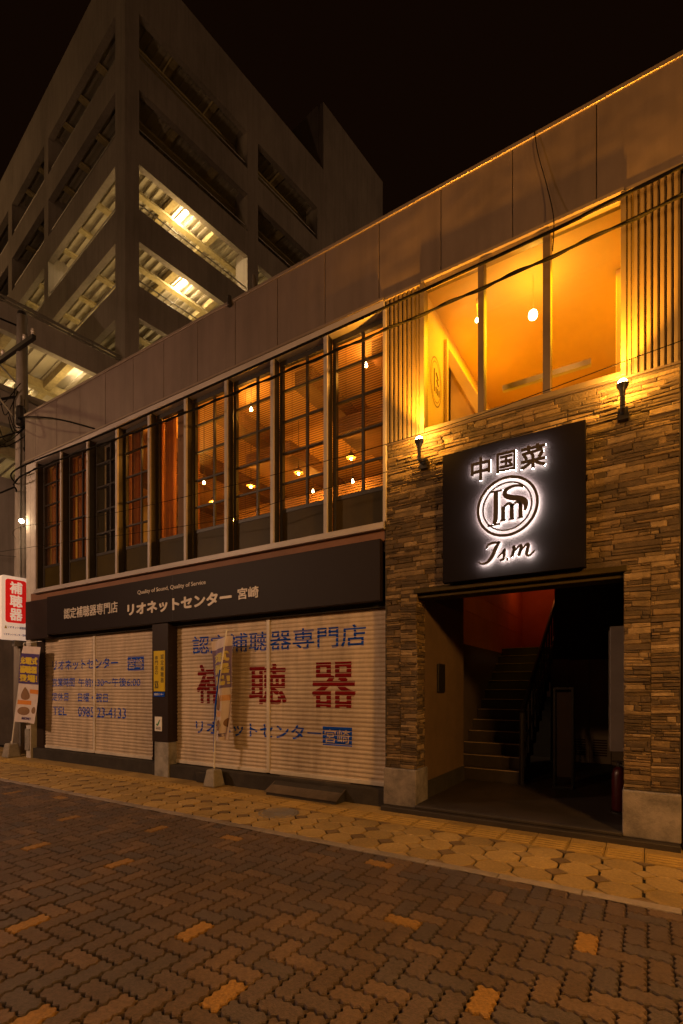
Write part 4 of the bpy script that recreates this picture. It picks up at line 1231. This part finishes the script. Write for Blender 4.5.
# the lower wing reaching towards the street
WS = -7.2
m = MB()
gbox(m, WS, -.02, 0, .25, 13.25, 14.15); gbox(m, WS, -.02, 0, .25, 10.2, 11.45); gbox(m, WS, -.02, 0, .25, 0, 8.4)
gbox(m, WS, -.02, 8, 8.3, 0, 14.15); gbox(m, WS, WS + .3, .25, 8, 0, 14.15)
gbox(m, -.5, -.02, .25, 8, 0, 13.2)
m.build("wing_wall", M['garage'], pg)
m = MB()
for tp in (13.25, 10.2):
    zc = tp + .42
    gbox(m, WS + .3, -.5, .26, 8, zc, zc + .1)
    k = WS + .5
    while k < -.7: gbox(m, k, k + .14, .26, 8, zc - .07, zc - .002); k += .42
m.build("ribbed_deck", M['deck'], pg)
m = MB()
for tp in (13.25, 10.2):
    for s_ in (-6.2, -4.0, -2.0): gbox(m, s_, s_ + .25, .26, 8, tp + .05, tp + .345)
    gbox(m, WS + .3, -.5, 2.6, 2.9, tp, tp + .34)
m.build("deck_beam", M['beam'], pg)
m = MB()
for (a, b) in ((14.42, .05), (14.28, .035)): m.tube([G(WS, .1, a), G(-.1, .1, a)], b, 8)
for s_ in (-7, -5, -3, -1.2): m.tube([G(s_, .1, 14.15), G(s_, .1, 14.42)], .03, 6)
m.build("pipe_railing", M['steel'], pg)

def tube_lamp(x, y, z, label, power, ang=None, vis=True):
    t = thing("fluorescent_lamp", (x, y, z), label, "ceiling lamp", "fluorescent lamps on the garage ceilings")
    d = aL if ang is None else Vector((math.cos(ang), math.sin(ang), 0)); p = Vector((x, y, z)); n_ = Vector((-d.y, d.x, 0))
    m = MB(); q = [p + d * a + n_ * b for a, b in ((-.65, -.06), (.65, -.06), (.65, .06), (-.65, .06))]
    m.hexa([(v.x, v.y, z + .03) for v in q], [(v.x, v.y, z + .09) for v in q]); m.tube([p + Vector((0, 0, .09)), p + Vector((0, 0, .22))], .02, 6); m.build("casing", M['casing'], t)
    m = MB(); m.tube([p + d * -.6, p + d * .6], .07, 8); m.build("tube", M['tube'], t)
    l = light("tube_light", 'POINT', (x, y, z - .95), power * .29, (1.0, .66, .25), t, .25)
    return t
tube_lamp(-17.85, 9.78, 22.62, "upper bright fluorescent lamp in the garage's right face opening", 330)
tube_lamp(-17.82, 9.72, 19.52, "fluorescent lamp one deck below the upper one in the garage's right face", 260)
tube_lamp(-18.6, 5.04, 13.42, "bright fluorescent lamp in the low garage wing beside the pole top", 160)
tube_lamp(-22.4, 5.3, 13.42, "fluorescent lamp deep in the low garage wing behind the pole", 150)
tube_lamp(-17.8, 10.0, 16.45, "fluorescent lamp on the third lit garage deck, half hidden by the fascia", 200)
for zz_, lb in ((22.62, "fluorescent lamp on the highest lit deck, inside the garage's left face"), (19.52, "fluorescent lamp on the middle lit deck, inside the garage's left face"), (16.45, "fluorescent lamp on the lowest lit deck, inside the garage's left face")):
    p = G(3.6, 5.0, 0); tube_lamp(p[0], p[1], zz_, lb, 620)
    p = G(3.6, 10.6, 0); tube_lamp(p[0], p[1], zz_, lb.replace("inside the", "beyond the second column of the"), 420)
    p = G(9.0, 3.0, 0); tube_lamp(p[0], p[1], zz_, lb.replace("inside the garage's left face", "beyond the middle column of the garage's right face"), 160)
p = G(-1.6, 5.0, 0); tube_lamp(p[0], p[1], 10.3, "fluorescent lamp on the lower deck of the garage wing", 130)

# bits on the roof edge
m = MB(); m.tube([(-5.32, -.03, 7.19), (-5.32, -.03, 7.33)], .035, 10); m.tube([(-5.32, -.03, 7.26), (-5.32, .05, 7.26)], .02, 6)
tag(m.build("roof_bracket", M['rail']), "small dark pipe bracket on the edge of the fascia", "bracket")
m = MB(); m.tube([(-5.35, .6, 7.16), (-5.37, .6, 7.9), (-5.42, .62, 8.15)], [.06, .05, .02], 10)
tag(m.build("vent_pipe", M['deep']), "short dark vent pipe standing on the shop roof", "vent pipe")

# dark neighbours
nb = thing("neighbouring_building", (-14.5, 1.0, 0), "low dark neighbouring building at the left edge behind the projecting sign", "building")
m = MB(); m.box(-17, -12.45, .9, 6, 0, 3.3); m.build("wall", M['deep'], nb)
m = MB(); m.box(-12.448, -12.40, .95, 1.75, .1, 2.3); d = m.build("door", M['grey_box'], nb)
m = MB(); m.box(-12.398, -12.39, 1.05, 1.65, 1.2, 2.2); m.build("door_pane", M['void'], d)
m = MB(); m.box(-12.5, -12.3, .55, .85, 2.3, 2.45); m.tube([(-12.35, .6, 0), (-12.35, .6, 2.3)], .04, 8); m.tube([(-12.42, .8, 0), (-12.42, .8, 2.3)], .03, 8); m.build("awning_post", M['steel'], nb)
rbld = thing("adjoining_building", (1.5, .2, 0), "pale edge of the adjoining building at the right side of the stone wall", "building")
m = MB(); m.box(XR + .135, 6, .07, 4.8, 0, 7.1); m.box(XR + .012, XR + .134, .03, .4, 0, 6.2); m.build("wall", M['adjwall'], rbld)
m = MB(); m.tube([(XR + .07, -.02, .02), (XR + .07, -.02, 6.2)], .035, 10); m.build("downpipe", M['grey_box'], rbld)
for z0, z1 in ((4.3, 5.7), (1.0, 2.3)):
    m = MB(); m.box(1.0, 2.6, .045, .12, z0, z0 + .06); m.box(1.0, 2.6, .045, .12, z1 - .06, z1); m.box(1.0, 1.06, .045, .12, z0 + .06, z1 - .06); m.box(2.54, 2.6, .045, .12, z0 + .06, z1 - .06); m.box(1.77, 1.83, .045, .12, z0 + .06, z1 - .06)
    wn_ = m.build("window", M['whiteframe'], rbld)
    m = MB(); m.box(1.06, 2.54, .058, .068, z0 + .06, z1 - .06); m.build("pane", M['signdark'], wn_)


# ================================================================== STREET LAMPS AND ADDED FILL MASTS (outside the frame)
def street_lamp(x, y, h, dx, dy, power, col, label, size=.25):
    t = thing("street_lamp", (x, y, 0), label, "street lamp", "street lamps along the shopping street")
    m = MB(); m.tube([(x, y, -.03), (x, y, .5), (x, y, h - .2)], [.09, .07, .05], 12); m.build("post", M['steel'], t)
    m = MB(); m.tube(spline([(x, y, h - .25), (x + dx * .3, y + dy * .3, h + .05), (x + dx, y + dy, h + .1)], 6), .03, 8); m.build("arm", M['steel'], t)
    m = MB(); m.lathe((x + dx, y + dy, h), [(.05, .16), (.16, .12), (.22, .02), (.2, 0)], 16); m.build("lamp_head", M['steel'], t)
    m = MB(); m.lathe((x + dx, y + dy, h - .02), [(.19, .01), (.15, -.04), (.05, -.07)], 16); m.build("lens", glow("street_lamp_lens", col, 3), t)
    light("lamp_light", 'POINT', (x + dx, y + dy, h - .22), power, col, t, size)
street_lamp(-11.6, -8.4, 5.6, .4, .7, 1600, (1.0, .57, .33), "grey street lamp on the far left of the street, out of the picture")
street_lamp(3.2, -4.3, 4.2, -.6, .5, 960, (1.0, .46, .10), "grey street lamp behind the viewer on the right, out of the picture")
street_lamp(-5.0, -9.6, 6.5, .2, .8, 440, (1.0, .50, .20), "grey street lamp across the street behind the viewer, out of the picture")
street_lamp(-48.0, -6.0, 25.0, .8, .2, 4300, (1.0, .55, .22), "added fill light on a very tall mast far left beyond the garage, out of the picture", .5)  # unseen mast added to brighten the garage's left face
street_lamp(9.0, 24.0, 25.0, -.8, .2, 1900, (1.0, .55, .26), "added fill light on a very tall mast behind the shops on the right, out of the picture", .5)  # unseen mast added as fill for the garage's right face
